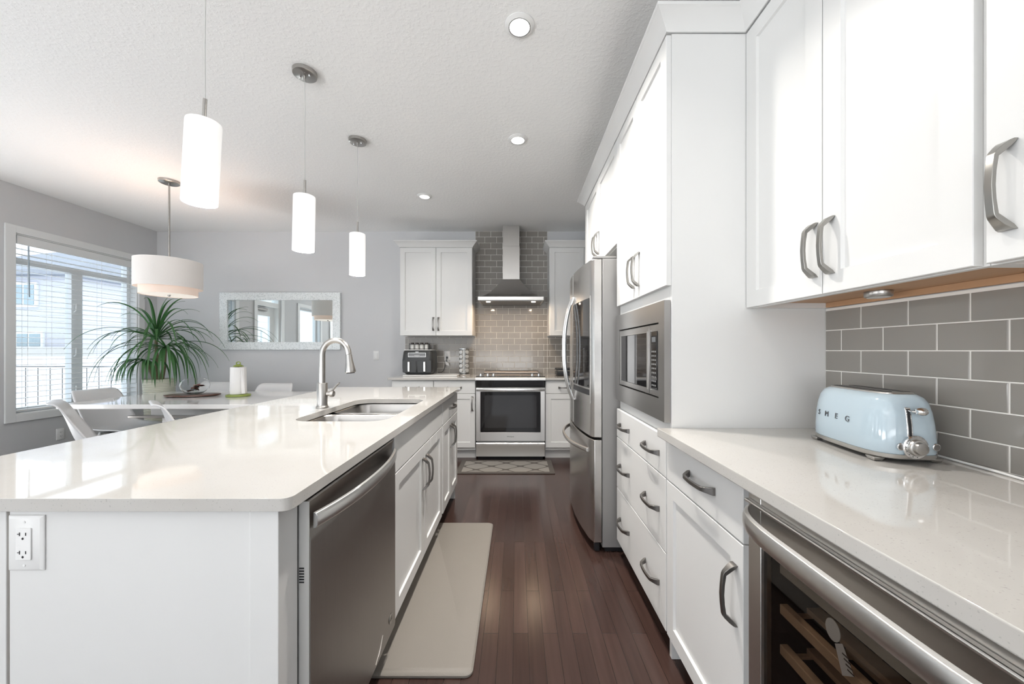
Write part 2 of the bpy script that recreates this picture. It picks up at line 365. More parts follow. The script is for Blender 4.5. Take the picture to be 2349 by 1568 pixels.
def window(name, a, c, z0, z1, mull=True, transom=None, casing=.07, door=False):
    w_ = thing(name, 'white framed window in the left wall', None, (XL-WT, (a+c)/2, z0)); w_['kind'] = 'structure'; del w_['label']
    x0, x1 = XL-WT+.02, XL-WT+.09
    f = B().box(x0, x1, a, a+.05, z0, z1).box(x0, x1, c-.05, c, z0, z1).box(x0, x1, a+.05, c-.05, z1-.05, z1).box(x0, x1, a+.05, c-.05, z0, z0+.05)
    mid = (a+c)/2; zt = transom[0] if transom else z1-.05
    if mull: f.box(x0, x1, mid-.05, mid+.05, z0+.05, zt)
    if transom: f.box(x0, x1, a+.05, c-.05, transom[0], transom[1])
    f.done('window_frame', TRIM, w_, bevel=.002)
    g = B(); xg = (x0+x1)/2
    def pane(p, q, r, s): B().box(xg-.004, xg+.004, p, q, r, s).done('pane', PANE, w_)
    if mull: pane(a+.05, mid-.05, z0+.05, zt); pane(mid+.05, c-.05, z0+.05, zt)
    else: pane(a+.05, c-.05, z0+.05, zt)
    if transom: pane(a+.05, c-.05, transom[1], z1-.05)
    B().box(x1+.001, XL+.001, a, a+.012, z0, z1).box(x1+.001, XL+.001, c-.012, c, z0, z1).box(x1+.001, XL+.001, a, c, z1-.012, z1).box(x1+.001, XL+.001, a, c, z0, z0+.012).done('jamb', TRIM, w_)
    k = casing; t0, t1 = XL+.001, XL+.018
    cs = B().box(t0, t1, a-k, a, z0-(k if not door else 0), z1+k).box(t0, t1, c, c+k, z0-(k if not door else 0), z1+k).box(t0, t1, a, c, z1, z1+k)
    if not door: cs.box(t0, t1, a, c, z0-k, z0)
    cs.done('casing', TRIM, w_, bevel=.002)
    return w_
w1 = window('window_1', *openings[0], transom=(2.03, 2.09))
for zz in (.75, 1.15, 1.62):
    B().tube([(XL-WT+.095, 3.90, zz), (XL-WT+.115, 3.90, zz+.02), (XL-WT+.118, 3.90, zz+.09)], .006, 8).done('latch', WPLAST, w1, smooth=True)
window('window_2', *openings[2], mull=False)
window('window_3', *openings[3], mull=False)
window('window_4', *openings[4], mull=True, door=True)
d1 = thing('door_1', None, None, (XL-.1, 2.53, 0)); d1['kind'] = 'structure'
x0, x1 = XL-.15, XL-.105
B().box(x0, x1, 2.25, 2.37, .01, 2.03).box(x0, x1, 2.74, 2.82, .01, 2.03).box(x0, x1, 2.37, 2.74, 1.86, 2.03).box(x0, x1, 2.37, 2.74, .01, .25).done('door_leaf', TRIM, d1, bevel=.002)
B().box(x0+.018, x0+.026, 2.37, 2.74, .25, 1.86).done('pane', PANE, d1)
B().box(XL-.16, XL-.02, 2.20, 2.25, 0, 2.42).box(XL-.16, XL-.02, 2.82, 2.87, 0, 2.42).box(XL-.16, XL-.02, 2.25, 2.82, 2.035, 2.12).box(XL-.16, XL-.02, 2.25, 2.82, 2.37, 2.42).done('door_frame', TRIM, d1, bevel=.002)
B().box(XL-.09, XL-.084, 2.25, 2.82, 2.12, 2.37).done('transom_pane', PANE, d1)
B().box(x1+.001, x1+.05, 2.50, 2.80, 1.95, 2.0).done('door_closer', DARKMETAL, d1, bevel=.008)
B().box(XL+.001, XL+.018, 2.12, 2.20, 0, 2.50).box(XL+.001, XL+.018, 2.87, 2.95, 0, 2.50).box(XL+.001, XL+.018, 2.20, 2.87, 2.42, 2.50).done('casing', TRIM, d1, bevel=.002)
B().lathe([(.022, 0), (.026, .03), (.02, .06)], (x1+.001, 2.31, 1.0), axis='X').done('door_knob', NICKEL, d1, smooth=True)

# blind on window 1
bl = thing('window_blind', 'white horizontal slat blind lowered over the big dining window', 'blind', (XL-.03, 3.93, .66))
ya, yb = 3.396, 4.464
box('valance', TRIM, bl, XL-.012, XL+.004, ya, yb, 2.205, 2.285, .003)
box('headrail', TRIM, bl, XL-.058, XL-.014, ya, yb, 2.235, 2.282, .002)
b = B(); z = 2.17
while z > .68:
    b.loft([[(XL-.062, y, z-.0012), (XL-.037, y, z+.0022), (XL-.012, y, z-.0012), (XL-.012, y, z-.0036), (XL-.037, y, z-.0002), (XL-.062, y, z-.0036)] for y in (ya, yb)]); z -= .052
b.done('slats', WPLAST, bl)
box('bottom_rail', WPLAST, bl, XL-.06, XL-.014, ya, yb, .640, .658, .003)
for y in (3.48, 3.66, 4.1, 4.38):
    B().tube([(XL-.064, y, 2.24), (XL-.064, y, .65)], .0012, 6).tube([(XL-.010, y, 2.24), (XL-.010, y, .65)], .0012, 6).done('ladder_cord', WPLAST, bl)
B().tube([(XL+.012, 3.47, 2.20), (XL+.012, 3.475, 1.72)], .005, 8).done('tilt_wand', mat('pale_blue_acrylic', (.35, .42, .48), .3), bl, smooth=True)

# ------------------------------------------------------------------ outdoors
SNOW = mat('snow', (.86, .88, .90), .8, noise=.03, nscale=.7)
def siding(name, col):
    m = mat(name, col, .6, noise=.02); n = m.node_tree.nodes; L = m.node_tree.links; t = n.new('ShaderNodeTexCoord'); s_ = n.new('ShaderNodeTexWave')
    s_.bands_direction = 'Z'; s_.wave_profile = 'SAW'; s_.inputs['Scale'].default_value = 1.6; L.new(t.outputs['Object'], s_.inputs[0])
    r = n.new('ShaderNodeValToRGB'); r.color_ramp.elements[0].position = .0; r.color_ramp.elements[0].color = (*[c*.72 for c in col], 1); r.color_ramp.elements[1].position = .18; r.color_ramp.elements[1].color = (*col, 1)
    L.new(s_.outputs[0], r.inputs[0]); L.new(r.outputs[0], n['Principled BSDF'].inputs['Base Color']); return m
SID1 = siding('lavender_siding', (.54, .54, .59)); SID2 = siding('pale_siding', (.58, .59, .62)); ROOF = mat('grey_shingles', (.30, .31, .34), .9, noise=.2)
OUTW = mat('house_window_glass', (.30, .38, .42), .1, noise=.1)
struct('ground_snow', B().box(-70, XL-WT-.01, -30, 70, -.6, -.4), SNOW) if False else tag(B().box(-70, XL-WT-.01, -30, 70, -.6, -.4).done('snowy_yard', SNOW), kind='structure')
def house(label, x0, x1, y, depth, zt, sid, wins, roofh, over=.3, grp=None):
    h = thing('house', label, 'house', ((x0+x1)/2, y+depth/2, -.4))
    B().box(x0, x1, y, y+depth, -.4, zt).done('wall', sid, h)
    xm = (x0+x1)/2
    B().loft([[(x0-over, y-over, zt+.002), (x1+over, y-over, zt+.002), (x1+over, y+depth+over, zt+.002), (x0-over, y+depth+over, zt+.002)],
              [(x0-over, y-over, zt+.16), (x1+over, y-over, zt+.16), (x1+over, y+depth+over, zt+.16), (x0-over, y+depth+over, zt+.16)],
              [(x0+.8, y+depth/2, zt+roofh), (x1-.8, y+depth/2, zt+roofh), (x1-.8, y+depth/2+.1, zt+roofh), (x0+.8, y+depth/2+.1, zt+roofh)]]).done('roof', ROOF, h)
    for (a, c, z0, z1) in wins:
        f = B().box(a-.08, c+.08, y-.06, y-.001, z0-.08, z1+.08).done('window', TRIM, h)
        m_ = (a+c)/2
        B().box(a, m_-.03, y-.075, y-.062, z0, z1).box(m_+.03, c, y-.075, y-.062, z0, z1).done('pane', OUTW, f)
    return h
h1 = house('lavender sided house with two stacked windows, seen through left pane', -19.5, -14.75, 12, 6, 3.65, SID1, [(-16.45, -15.75, 2.7, 3.35), (-16.3, -15.55, 1.35, 1.75)], 1.6)
for ch in list(h1.children):
    pass
h2 = house('pale house with long dark window, seen through right pane', -23.6, -17.9, 19.6, 6, 3.9, SID2, [(-22.8, -20.2, 2.35, 2.8)], 1.5)
h3 = house('pale sided house next door, seen only in the wall mirror', -13.5, -8.6, -9.0, 9.5, 3.2, siding('white_siding', (.74, .74, .75)), [], 1.2)
B().box(-8.598, -8.55, -4.6, -2.9, -.35, 1.9).done('side_door', TRIM, h3, bevel=.01)
B().box(-8.598, -8.53, -2.2, -1.0, .9, 2.1).done('window', TRIM, h3, bevel=.01)
tag(B().box(-16, -5.6, 8.6, 8.7, -.4, 1.07).done('yard_fence', mat('white_vinyl', (.86, .87, .88), .6), bevel=.01), 'low white vinyl fence across the snowy yard', 'fence')
tag(B().box(-18, -13.3, 11.4, 11.5, -.4, 1.32).done('yard_fence', mat('beige_fence', (.50, .48, .45), .7), bevel=.01), 'beige fence in front of the lavender house', 'fence')
tag(B().box(-17.0, -15.0, 14.6, 14.75, -.4, 1.9).done('brick_wall', mat('pale_brick', (.55, .42, .33), .8, noise=.2, nscale=12)), 'pale tan brick wall segment by the pale house', 'wall')
dr = thing('deck_railing', 'thin black metal deck railing outside the dining window', 'railing', (-7.4, 6, -.4))
box('top_rail', BLACK, dr, -8.9, -6.3, 5.995, 6.005, .942, .955, 0)
box('bottom_rail', BLACK, dr, -8.9, -6.3, 5.99, 6.01, .0, .02, 0)
x = -8.85
while x < -6.3:
    box('baluster', BLACK, dr, x-.003, x+.003, 5.997, 6.003, .02, .93, 0); x += .2
box('railing_post', BLACK, dr, -8.93, -8.9, 5.98, 6.02, -.4, .96, 0); box('railing_post', BLACK, dr, -6.3, -6.26, 5.98, 6.02, -.4, .96, 0)

# ------------------------------------------------------------------ tiled backsplashes
def tiles(name, label, areas, F, u_off, z_off, P, H, base_n=.001):
    t = thing(name, label, 'backsplash', F((areas[0][0]+areas[0][1])/2, 0, areas[0][2]))
    g = B(); b = B(); gr = .0036
    for (u0, u1, z0, z1) in areas:
        lo, hi = F(u0, base_n, z0), F(u1, base_n+.0062, z1); g.box(lo[0], hi[0], lo[1], hi[1], z0, z1)
        r = math.floor((z0-z_off)/H)
        while z_off+r*H < z1-.004:
            a, c = max(z0, z_off+r*H), min(z1, z_off+(r+1)*H)
            off = u_off+(P/2 if r % 2 else 0); k = math.floor((u0-off)/P)
            while off+k*P < u1-.004:
                p, q = max(u0, off+k*P), min(u1, off+(k+1)*P)
                if c-a > .008 and q-p > .008:
                    e = .0016; n0, n1 = base_n+.0060, base_n+.0078
                    def ring(i, n): return [F(p+gr/2+i, n, a+gr/2+i), F(q-gr/2-i, n, a+gr/2+i), F(q-gr/2-i, n, c-gr/2-i), F(p+gr/2+i, n, c-gr/2-i)]
                    b.loft([ring(0, n0), ring(0, n1-e*.8), ring(e*.6, n1-e*.2), ring(e*1.6, n1)], cap0=False)
                k += 1
            r += 1
    g.done('grout', GROUT, t); b.done('tile_field', TILE, t)
    return t
FBW = FB(YB)
tiles('tile_backsplash', 'grey subway tile backsplash rising to the ceiling behind the range', [(-.535, .39, .912, ZC-.002), (-1.44, -.535, .912, 1.388), (.39, 1.215, .912, 1.388)], FBW, -.110, .908, .1518, .0767)
FRW = lambda u, n, z: (XR-n, u, z)
tiles('tile_backsplash', 'grey subway tile backsplash behind the pale blue toaster', [(-.6, 1.438, .912, 1.377)], FRW, 1.3675-.0778*0, .9024, .1556, .0778)

# ------------------------------------------------------------------ recessed ceiling lights
def can(x, y, label, power=19):
    t = thing('recessed_light', label, 'ceiling light', (x, y, ZC-.004), 'recessed ceiling lights')
    B().lathe([(.0475, ZC-.012), (.0475, ZC-.001), (.070, ZC-.001), (.070, ZC-.004), (.052, ZC-.012)], (x, y, 0), 40, cap0=False, cap1=False).done('trim_ring', WPLAST, t, smooth=True)
    B().lathe([(.0465, ZC-.008), (.0465, ZC-.002)], (x, y, 0), 40).done('lamp_diffuser', LEDM, t)
    l = area('recessed_lamp', (x, y, ZC-.016), (.09, .09), power, (0, 0, 0), (1, .95, .89), 130, 'DISK'); l.parent = t; l.location = (0, 0, -.012)
can(.012, 1.725, 'large bright recessed light nearest the camera')
can(.006, 2.655, 'recessed light above the aisle, halfway to the range')
can(-.916, 3.63, 'recessed light in front of the wall cabinet left of the hood', 4)
for x, y, e_ in ((.01, .70, 4), (-2.6, -1.2, 1), (-.6, -1.2, 1)): can(x, y, 'added recessed ceiling light, out of view', e_)  # unseen extra cans, added to light the room

# ------------------------------------------------------------------ kitchen island
XI = -.51
FIS = FI(XI)
isl = thing('kitchen_island', 'white panelled island base with brown gap at its left end', 'kitchen island', (-.85, 1.9, 0))
box('end_panel', CAB, isl, -1.088, -.570, .785, .800, .0, .881, .001)
box('corner_batten', CAB, isl, -.571, -.5095, .7815, .850, .0, .881, .0015)
box('end_panel', CAB, isl, -1.25, -1.0955, .785, .800, .0, .881, .001)
box('gap_filler', BROWNE, isl, -1.0953, -1.0883, .792, .799, .0, .881, 0)
box('back_panel', CAB, isl, -1.25, -1.12, .801, 3.0, .0, .881, .001)
box('far_end_panel', CAB, isl, -1.119, -.5095, 2.999, 3.014, .0, .881, .001)
box('toe_kick', CAB, isl, -.60, -.585, 1.458, 2.998, 0, .118, .001)

def outlet(name, label, F, u, z, W=.07, H=.115, decora=False, root_loc=None, blank=False):
    t = thing(name, label, 'outlet' if not blank else 'light switch', root_loc or F(u, 0, z-H/2))
    b = B()
    def ring(i, n): return [F(u-W/2+i, n, z-H/2+i), F(u+W/2-i, n, z-H/2+i), F(u+W/2-i, n, z+H/2-i), F(u-W/2+i, n, z+H/2-i)]
    b.loft([ring(0, .0005), ring(0, .003), ring(.005, .0065)]).done('cover_plate', WPLAST, t, bevel=.0008)
    if blank:
        B().loft([[F(u-.016, .0067, z-.033), F(u+.016, .0067, z-.033), F(u+.016, .0067, z+.033), F(u-.016, .0067, z+.033)], [F(u-.016, .008, z-.033), F(u+.016, .008, z-.033), F(u+.016, .012, z+.033), F(u-.016, .012, z+.033)]]).done('rocker', WPLAST, t, bevel=.0006)
        return t
    if decora:
        a = F(u-.0165, .0067, z-.034); c = F(u+.0165, .009, z+.034); B().box(a[0], c[0], a[1], c[1], a[2], c[2]).done('receptacle', WPLAST, t, bevel=.001)
    n0 = .0092 if decora else .0067
    for s in (-1, 1):
        zc = z+s*.0195
        if not decora:
            B().loft([[F(u+.017*math.cos(2*math.pi*k/24), n_, zc+.0135*math.sin(2*math.pi*k/24)) for k in range(24)] for n_ in (.0066, .0088)]).done('receptacle', WPLAST, t, bevel=.0005)
            n0 = .0089
        q = B()
        for (du, w_, h_) in ((-.0065, .0009, .0038), (.0065, .0009, .0032)):
            a = F(u+du-w_, n0, zc+.002-h_); c = F(u+du+w_, n0+.0003, zc+.002+h_); q.box(a[0], c[0], a[1], c[1], a[2], c[2])
        if decora:
            a = F(u-.0115, n0, zc+.0012); c = F(u-.0074, n0+.0003, zc+.0027); q.box(a[0], c[0], a[1], c[1], a[2], c[2])
        q.loft([[F(u+.0022*math.cos(k*math.pi/6), n_, zc-.0075+.0026*math.sin(k*math.pi/6)) for k in range(12)] for n_ in (n0, n0+.0003)])
        q.done('slots', BLACK, t)
    for s in (-1, 1):
        B().loft([[F(u+.0026*math.cos(k*math.pi/6), n_, z+s*(.046 if H < .12 else .0485)+.0026*math.sin(k*math.pi/6)) for k in range(12)] for n_ in (.0066, .0074)]).done('screw', WPLAST, t)
    return t
outlet('wall_outlet', 'white double outlet on the front of the island', FB(.785), -1.0475, .804, .076, .118, decora=True)
outlet('wall_outlet', 'white outlet low on the left wall under the window', lambda u, n, z: (XL+n, u, z), 3.72, .365)
outlet('light_switch', 'white rocker switch on the grey wall right of the mirror', FB(YB), (863-1186)*4.72/840, 1.215-12*4.72/840, blank=True)

# worktop with the sink cut-out
def slab_hole(name, label, outer, hole, z0, z1, m, cat='worktop'):
    bm = bmesh.new(); loops = []
    for poly in [outer]+([hole] if hole else []):
        loops.append([bm.verts.new((x_, y_, z1)) for x_, y_ in poly])
    ed = []
    for lp in loops:
        for i in range(len(lp)): ed.append(bm.edges.new((lp[i], lp[(i+1) % len(lp)])))
    bmesh.ops.triangle_fill(bm, use_beauty=True, use_dissolve=False, edges=ed)
    top = list(bm.faces); vm = {}
    for lp in loops:
        for v in lp: vm[v] = bm.verts.new((v.co.x, v.co.y, z0))
    for f in top: bm.faces.new([vm[v] for v in reversed(f.verts)])
    for lp in loops:
        for i in range(len(lp)):
            a, c = lp[i], lp[(i+1) % len(lp)]; bm.faces.new((a, c, vm[c], vm[a]))
    bmesh.ops.recalc_face_normals(bm, faces=bm.faces)
    cx = sum(p[0] for p in outer)/len(outer); cy = sum(p[1] for p in outer)/len(outer)
    for v in bm.verts: v.co -= Vector((cx, cy, z0))
    me = bpy.data.meshes.new(name); bm.to_mesh(me); bm.free(); me.materials.append(m)
    o = bpy.data.objects.new(name, me); C.objects.link(o); o.location = (cx, cy, z0); ORG[o] = Vector((cx, cy, z0))
    q = o.modifiers.new('bevel', 'BEVEL'); q.width = .003; q.segments = 3; q.limit_method = 'ANGLE'; q.angle_limit = R(60)
    for p in me.polygons: p.use_smooth = True
    me.set_sharp_from_angle(angle=R(30))
    return tag(o, label, cat)
slab_hole('island_worktop', 'wide white quartz worktop with sink cut-out, covering the island', rrect((-1.495-.4685)/2, (.7535+3.04)/2, (1.495-.4685)/2, (3.04-.7535)/2, .02), rrect(-.778, 1.935, .208, .363, .085, 8), .883, .910, QUARTZ)
slab_hole('worktop', 'white quartz worktop under the toaster along the right wall', [(.55, -.6), (1.2175, -.6), (1.2175, 1.4385), (.55, 1.4385)], None, .878, .910, QUARTZ)
slab_hole('worktop', 'short white quartz worktop left of the range, under the air fryer', [(-1.432, 4.05), (-.4615, 4.05), (-.4615, 4.7185), (-1.432, 4.7185)], None, .885, .910, QUARTZ)
slab_hole('worktop', 'short white quartz worktop right of the range, behind the refrigerator', [(.3175, 4.05), (1.2175, 4.05), (1.2175, 4.7185), (.3175, 4.7185)], None, .885, .910, QUARTZ)

# sink
sk = thing('kitchen_sink', 'stainless double-bowl undermount sink set in the island', 'sink', (-.778, 1.935, .68))
def bowl(cx, cy, hx, hy):
    prof = [(0, .8825, .06), (.004, .874, .06), (.010, .80, .062), (.016, .71, .066), (.045, .69, .09)]
    rings = [[(x_, y_, z_) for x_, y_ in rrect(cx, cy, hx-i, hy-i, r_, 7)] for i, z_, r_ in prof]
    b = B().loft(rings, cap0=False)
    return b.done('bowl', STEELS, sk, smooth=True, solid=.0016)
bowl(-.778, 1.735, .212, .172); bowl(-.778, 2.125, .212, .187)
B().prism([(1.908, .868), (1.937, .868), (1.934, .876), (1.911, .876)], 'X', -.985, -.571).done('divider', STEELS, sk, smooth=True, bevel=.002)
for cy in (1.735, 2.125): B().lathe([(.02, .6915), (.042, .6925), (.044, .6915), (.044, .6905), (.02, .6905)], (-.778, cy, 0), 24).done('drain', CHROME, sk, smooth=True)

# tap
fx, fy = -1.032, 1.94
fc = thing('kitchen_faucet', 'tall brushed nickel gooseneck faucet beside the sink', 'faucet', (fx, fy, .911))
B().lathe([(.030, .911), (.030, .918), (.0265, .922), (.0255, .93), (.0255, 1.040), (.0235, 1.043)], (fx, fy, 0), 32).done('body', NICKEL, fc, smooth=True)
pts = [(fx, fy, 1.041), (fx, fy, 1.19)]; rr = .070; cxx = fx+rr
for k in range(1, 17):
    a = R(180-k*10.2); pts.append((cxx+rr*math.cos(a)*1.0, fy, 1.19+.002+rr*1.08*math.sin(a)))
lx, lz = pts[-1][0], pts[-1][2]
pts.append((lx+.003, fy, lz-.02))
B().tube(pts, .0148, 18).done('spout', NICKEL, fc, smooth=True)
hx, hz = pts[-1][0], pts[-1][2]
hd = Vector((.10, 0, -1)).normalized()
P0 = Vector((hx, fy, hz))+hd*.001
rings = []
for s_, r_ in ((0, .0155), (.004, .0160), (.03, .0175), (.06, .022), (.085, .0265), (.094, .0265), (.097, .023)):
    c_ = P0+hd*s_; a1 = Vector((1, 0, .10)).normalized(); a2 = Vector((0, 1, 0))
    rings.append([tuple(c_+a1*(r_*math.cos(2*math.pi*k/24))+a2*(r_*math.sin(2*math.pi*k/24))) for k in range(24)])
B().loft(rings).done('spray_head', NICKEL, fc, smooth=True)
c_ = P0+hd*.0975; B().loft([[tuple(c_+hd*d_+Vector((1, 0, .1)).normalized()*(.021*math.cos(2*math.pi*k/20))+Vector((0, 1, 0))*(.021*math.sin(2*math.pi*k/20))) for k in range(20)] for d_ in (0, .003)]).done('nozzle', BLACK, fc)
B().lathe([(.012, .026), (.0125, .044), (.017, .045), (.018, .055), (.015, .062), (.008, .064)], (fx, fy, .985), 20, axis='X').done('valve_hub', NICKEL, fc, smooth=True)
B().tube([(fx+.052, fy, 1.000), (fx+.070, fy, 1.022), (fx+.092, fy, 1.044)], [.0055, .005, .0045], 10).done('lever', NICKEL, fc, smooth=True)

# dishwasher
DW0, DW1 = .856, 1.452
dw = thing('dishwasher', 'dark slate dishwasher with curved silver bar handle in the island', 'dishwasher', (-.75, 1.154, 0))
box('tub', mat('grey_tub_plastic', (.42, .42, .41), .45), dw, -1.07, -.5105, DW0+.004, DW1-.004, .10, .862, .002)
b = B()
zs = [(.125, -.485), (.14, -.483), (.765, -.483), (.775, -.4835), (.80, -.492), (.82, -.496), (.845, -.494), (.858, -.489), (.862, -.492)]
b.prism([(x_, z_) for z_, x_ in zs]+[(-.5095, .862), (-.5095, .125)], 'Y', DW0+.0012, DW1)
b.done('door', STEELD, dw, smooth=True)
box('door_edge', mat('silver_door_edge', (.60, .60, .585), .4, .2), dw, -.5095, -.4855, DW0-.001, DW0+.001, .125, .862, 0)
v = B()
for k in range(6): v.box(-.5085, -.497, DW0-.0016, DW0-.0011, .672+k*.0065, .6755+k*.0065)
v.done('vent_slots', BLACK, dw)
rings = []
N = 22
for k in range(N+1):
    t = k/N; y_ = DW0+.012+t*(DW1-DW0-.024); bow = .036*(1-abs(2*t-1)**2.2); x_ = -.4815+bow
    th = .009
    rings.append([(x_-.002, y_, .792), (x_+th*.55, y_, .794), (x_+th, y_, .800), (x_+th, y_, .823), (x_+th*.55, y_, .829), (x_-.002, y_, .831)])
B().loft(rings).done('handle', mat('satin_silver_bar', (.62, .62, .61), .3, .9, noise=.02, nscale=4), dw, bevel=.001, smooth=True)
F2 = lambda u, n, z: (-.483+n, u, z)
bd = B().loft([[F2(1.400+.0185*math.cos(2*math.pi*k/28), n_, .190+.0185*math.sin(2*math.pi*k/28)) for k in range(28)] for n_ in (.0004, .002)]).done('badge', NICKEL, dw, bevel=.0004)
tag(bd, 'round silver monogram badge')
text('monogram', 'GE', .019, BLACK, dw, F2(1.400, .0022, .190), basis((0, 1, 0), (0, 0, 1)), .0002)
sc = B()
for (p, q) in (((1.252, .120), (1.316, .172)), ((1.275, .128), (1.309, .165))):
    sc.tube([F2(p[0], .0008, p[1]+.02), F2((p[0]+q[0])/2+.004, .0008, (p[1]+q[1])/2+.016), F2(q[0], .0008, q[1]+.02)], .0009, 5)
sc.done('scratch', mat('bare_bright_metal', (.9, .86, .8), .3, .3), dw)
box('kick_plate', BLACK, dw, -.575, -.56, DW0+.004, DW1-.004, .005, .099, .001)

# sink base and end cabinet of the island
sb = thing('sink_cabinet', 'white two-door island cabinet under the sink, beside the dishwasher', 'cabinet', (-.8, 1.92, .12))
B().box(-1.115, XI, 1.458, 1.474, .12, .881).box(-1.115, XI, 2.374, 2.390, .12, .881).box(-1.115, XI, 1.475, 2.373, .12, .136).box(-1.115, -1.10, 1.475, 2.373, .137, .881).box(-.529, XI, 1.475, 2.373, .70, .881).box(-.529, XI, 1.91, 1.94, .137, .70).done('carcass', CAB, sb)
slab('false_front', FI(XI+.001), 1.462, 2.385, .722, .876, sb)
dA = shaker('door', FI(XI+.001), 1.462, 1.929, .135, .717, sb); dB = shaker('door', FI(XI+.001), 1.934, 2.385, .135, .717, sb)
pull('handle', FI(XI+.001), 1.896, .575, dA); pull('handle', FI(XI+.001), 1.968, .575, dB)
for u in (2.06, 2.215):
    o = B().prism([(XI+.0215, .66), (XI+.0235, .66), (XI+.0235, .7195), (XI+.003, .7195), (XI+.003, .7180), (XI+.0215, .7180)], 'Y', u-.006, u+.006).done('over_door_hook', WPLAST)
    tag(o, 'small white hook over the sink cabinet door, %s one' % ('nearer' if u < 2.1 else 'farther'), 'hook', 'hooks over the sink cabinet door')
    o.data.transform(Matrix.Scale(1, 4))
ec = thing('island_cabinet', 'white end cabinet of the island with one drawer above two doors', 'cabinet', (-.8, 2.7, .12))
box('carcass', CAB, ec, -1.115, XI, 2.392, 2.997, .12, .881, .001)
dr1 = slab('drawer', FI(XI+.001), 2.42, 2.995, .722, .876, ec); pull('handle', FI(XI+.001), 2.71, .80, dr1, vert=False)
dA = shaker('door', FI(XI+.001), 2.42, 2.705, .135, .717, ec); dB = shaker('door', FI(XI+.001), 2.71, 2.995, .135, .717, ec)
pull('handle', FI(XI+.001), 2.676, .588, dA); pull('handle', FI(XI+.001), 2.739, .588, dB)

# ------------------------------------------------------------------ right-hand run
XF = .6086; FRN = FR(XF-.001)
tc_ = thing('tall_cabinet', 'tall white cabinet tower housing the microwave above three drawers', 'cabinet', (.91, 1.8, 0))
B().box(XF, 1.2175, 1.4405, 1.4600, .0, 2.459).box(XF, 1.2175, 2.1375, 2.157, .10, 2.459).done('side_panel', CAB, tc_, bevel=.001)
B().box(XF, XF+.018, 1.461, 2.137, 1.385, 2.459).box(XF, XF+.018, 1.461, 2.137, .11, .945).box(1.19, 1.2175, 1.461, 2.137, .1, 2.459).done('face_frame', CAB, tc_, bevel=.0008)
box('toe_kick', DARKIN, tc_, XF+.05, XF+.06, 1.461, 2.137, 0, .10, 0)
dA = shaker('door', FRN, 1.800, 2.155, 1.471, 2.455, tc_); dB = shaker('door', FRN, 1.443, 1.795, 1.471, 2.455, tc_)
pull('handle', FRN, 1.833, 1.605, dA, m=PULLN); pull('handle', FRN, 1.763, 1.605, dB, m=PULLN)
for z0, z1 in ((.7115, .873), (.4155, .7075), (.105, .4115)):
    d_ = slab('drawer', FRN, 1.447, 2.155, z0, z1, tc_)
    for u in (1.590, 1.992): pull('handle', FRN, u, (z0+z1)/2, d_, vert=False)

fcb = thing('wall_cabinet', 'white two-door cabinet above the refrigerator', 'cabinet', (.91, 2.66, 1.84))
B().box(XF, 1.2175, 2.1585, 3.146, 1.842, 2.459).done('carcass', CAB, fcb, bevel=.001)
B().box(XF-.018, 1.2175, 3.147, 3.166, .0, 2.459).done('end_panel', CAB, fcb, bevel=.001)
dA = shaker('door', FRN, 2.665, 3.144, 1.845, 2.455, fcb); dB = shaker('door', FRN, 2.162, 2.660, 1.845, 2.455, fcb)
pull('handle', FRN, 2.70, 1.985, dA, m=PULLN); pull('handle', FRN, 2.627, 1.985, dB, m=PULLN)

bc = thing('base_cabinet', 'white base cabinet with one drawer over a door, beside the wine cooler', 'cabinet', (.91, 1.18, 0))
box('carcass', CAB, bc, XF, 1.2175, .927, 1.4390, .10, .877, .001)
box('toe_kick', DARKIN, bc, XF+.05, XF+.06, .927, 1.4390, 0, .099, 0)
d_ = slab('drawer', FRN, .952, 1.4365, .7115, .873, bc); pull('handle', FRN, 1.165, .796, d_, vert=False)
d_ = shaker('door', FRN, .952, 1.4365, .105, .7065, bc); pull('handle', FRN, .985, .560, d_)

XU = .92; FU = FR(XU-.001)
def upper(label, u0, u1, doors, hand):
    t = thing('wall_cabinet', label, 'cabinet', (1.07, (u0+u1)/2, 1.379))
    B().box(XU, 1.2175, u0, u0+.016, 1.379, 2.459).box(XU, 1.2175, u1-.016, u1, 1.379, 2.459).box(XU, XU+.018, u0+.0165, u1-.0165, 1.379, 2.459).box(XU+.0185, 1.2175, u0+.0165, u1-.0165, 1.402, 1.46).box(XU+.0185, 1.2175, u0+.0165, u1-.0165, 2.43, 2.459).done('carcass', CAB, t)
    bt = B().box(XU+.019, 1.2170, u0+.017, u1-.017, 1.3985, 1.4015).box(1.199, 1.2172, u0+.017, u1-.017, 1.380, 1.398).done('underside', PALEWOOD, t)
    tag(bt, 'pale wood underside')
    for (a, c), h in zip(doors, hand):
        d_ = shaker('door', FU, a, c, 1.381, 2.455, t, st=.06); pull('handle', FU, h, 1.515, d_, m=PULLN)
    return t
upper('white two-door wall cabinet directly above the toaster', .712, 1.4385, [(1.0815, 1.437), (.722, 1.0775)], [1.105, 1.046])
upper('white wall cabinet at the right picture edge with one large handle', -.10, .7105, [(.309, .7025), (-.098, .305)], [.668, .270])

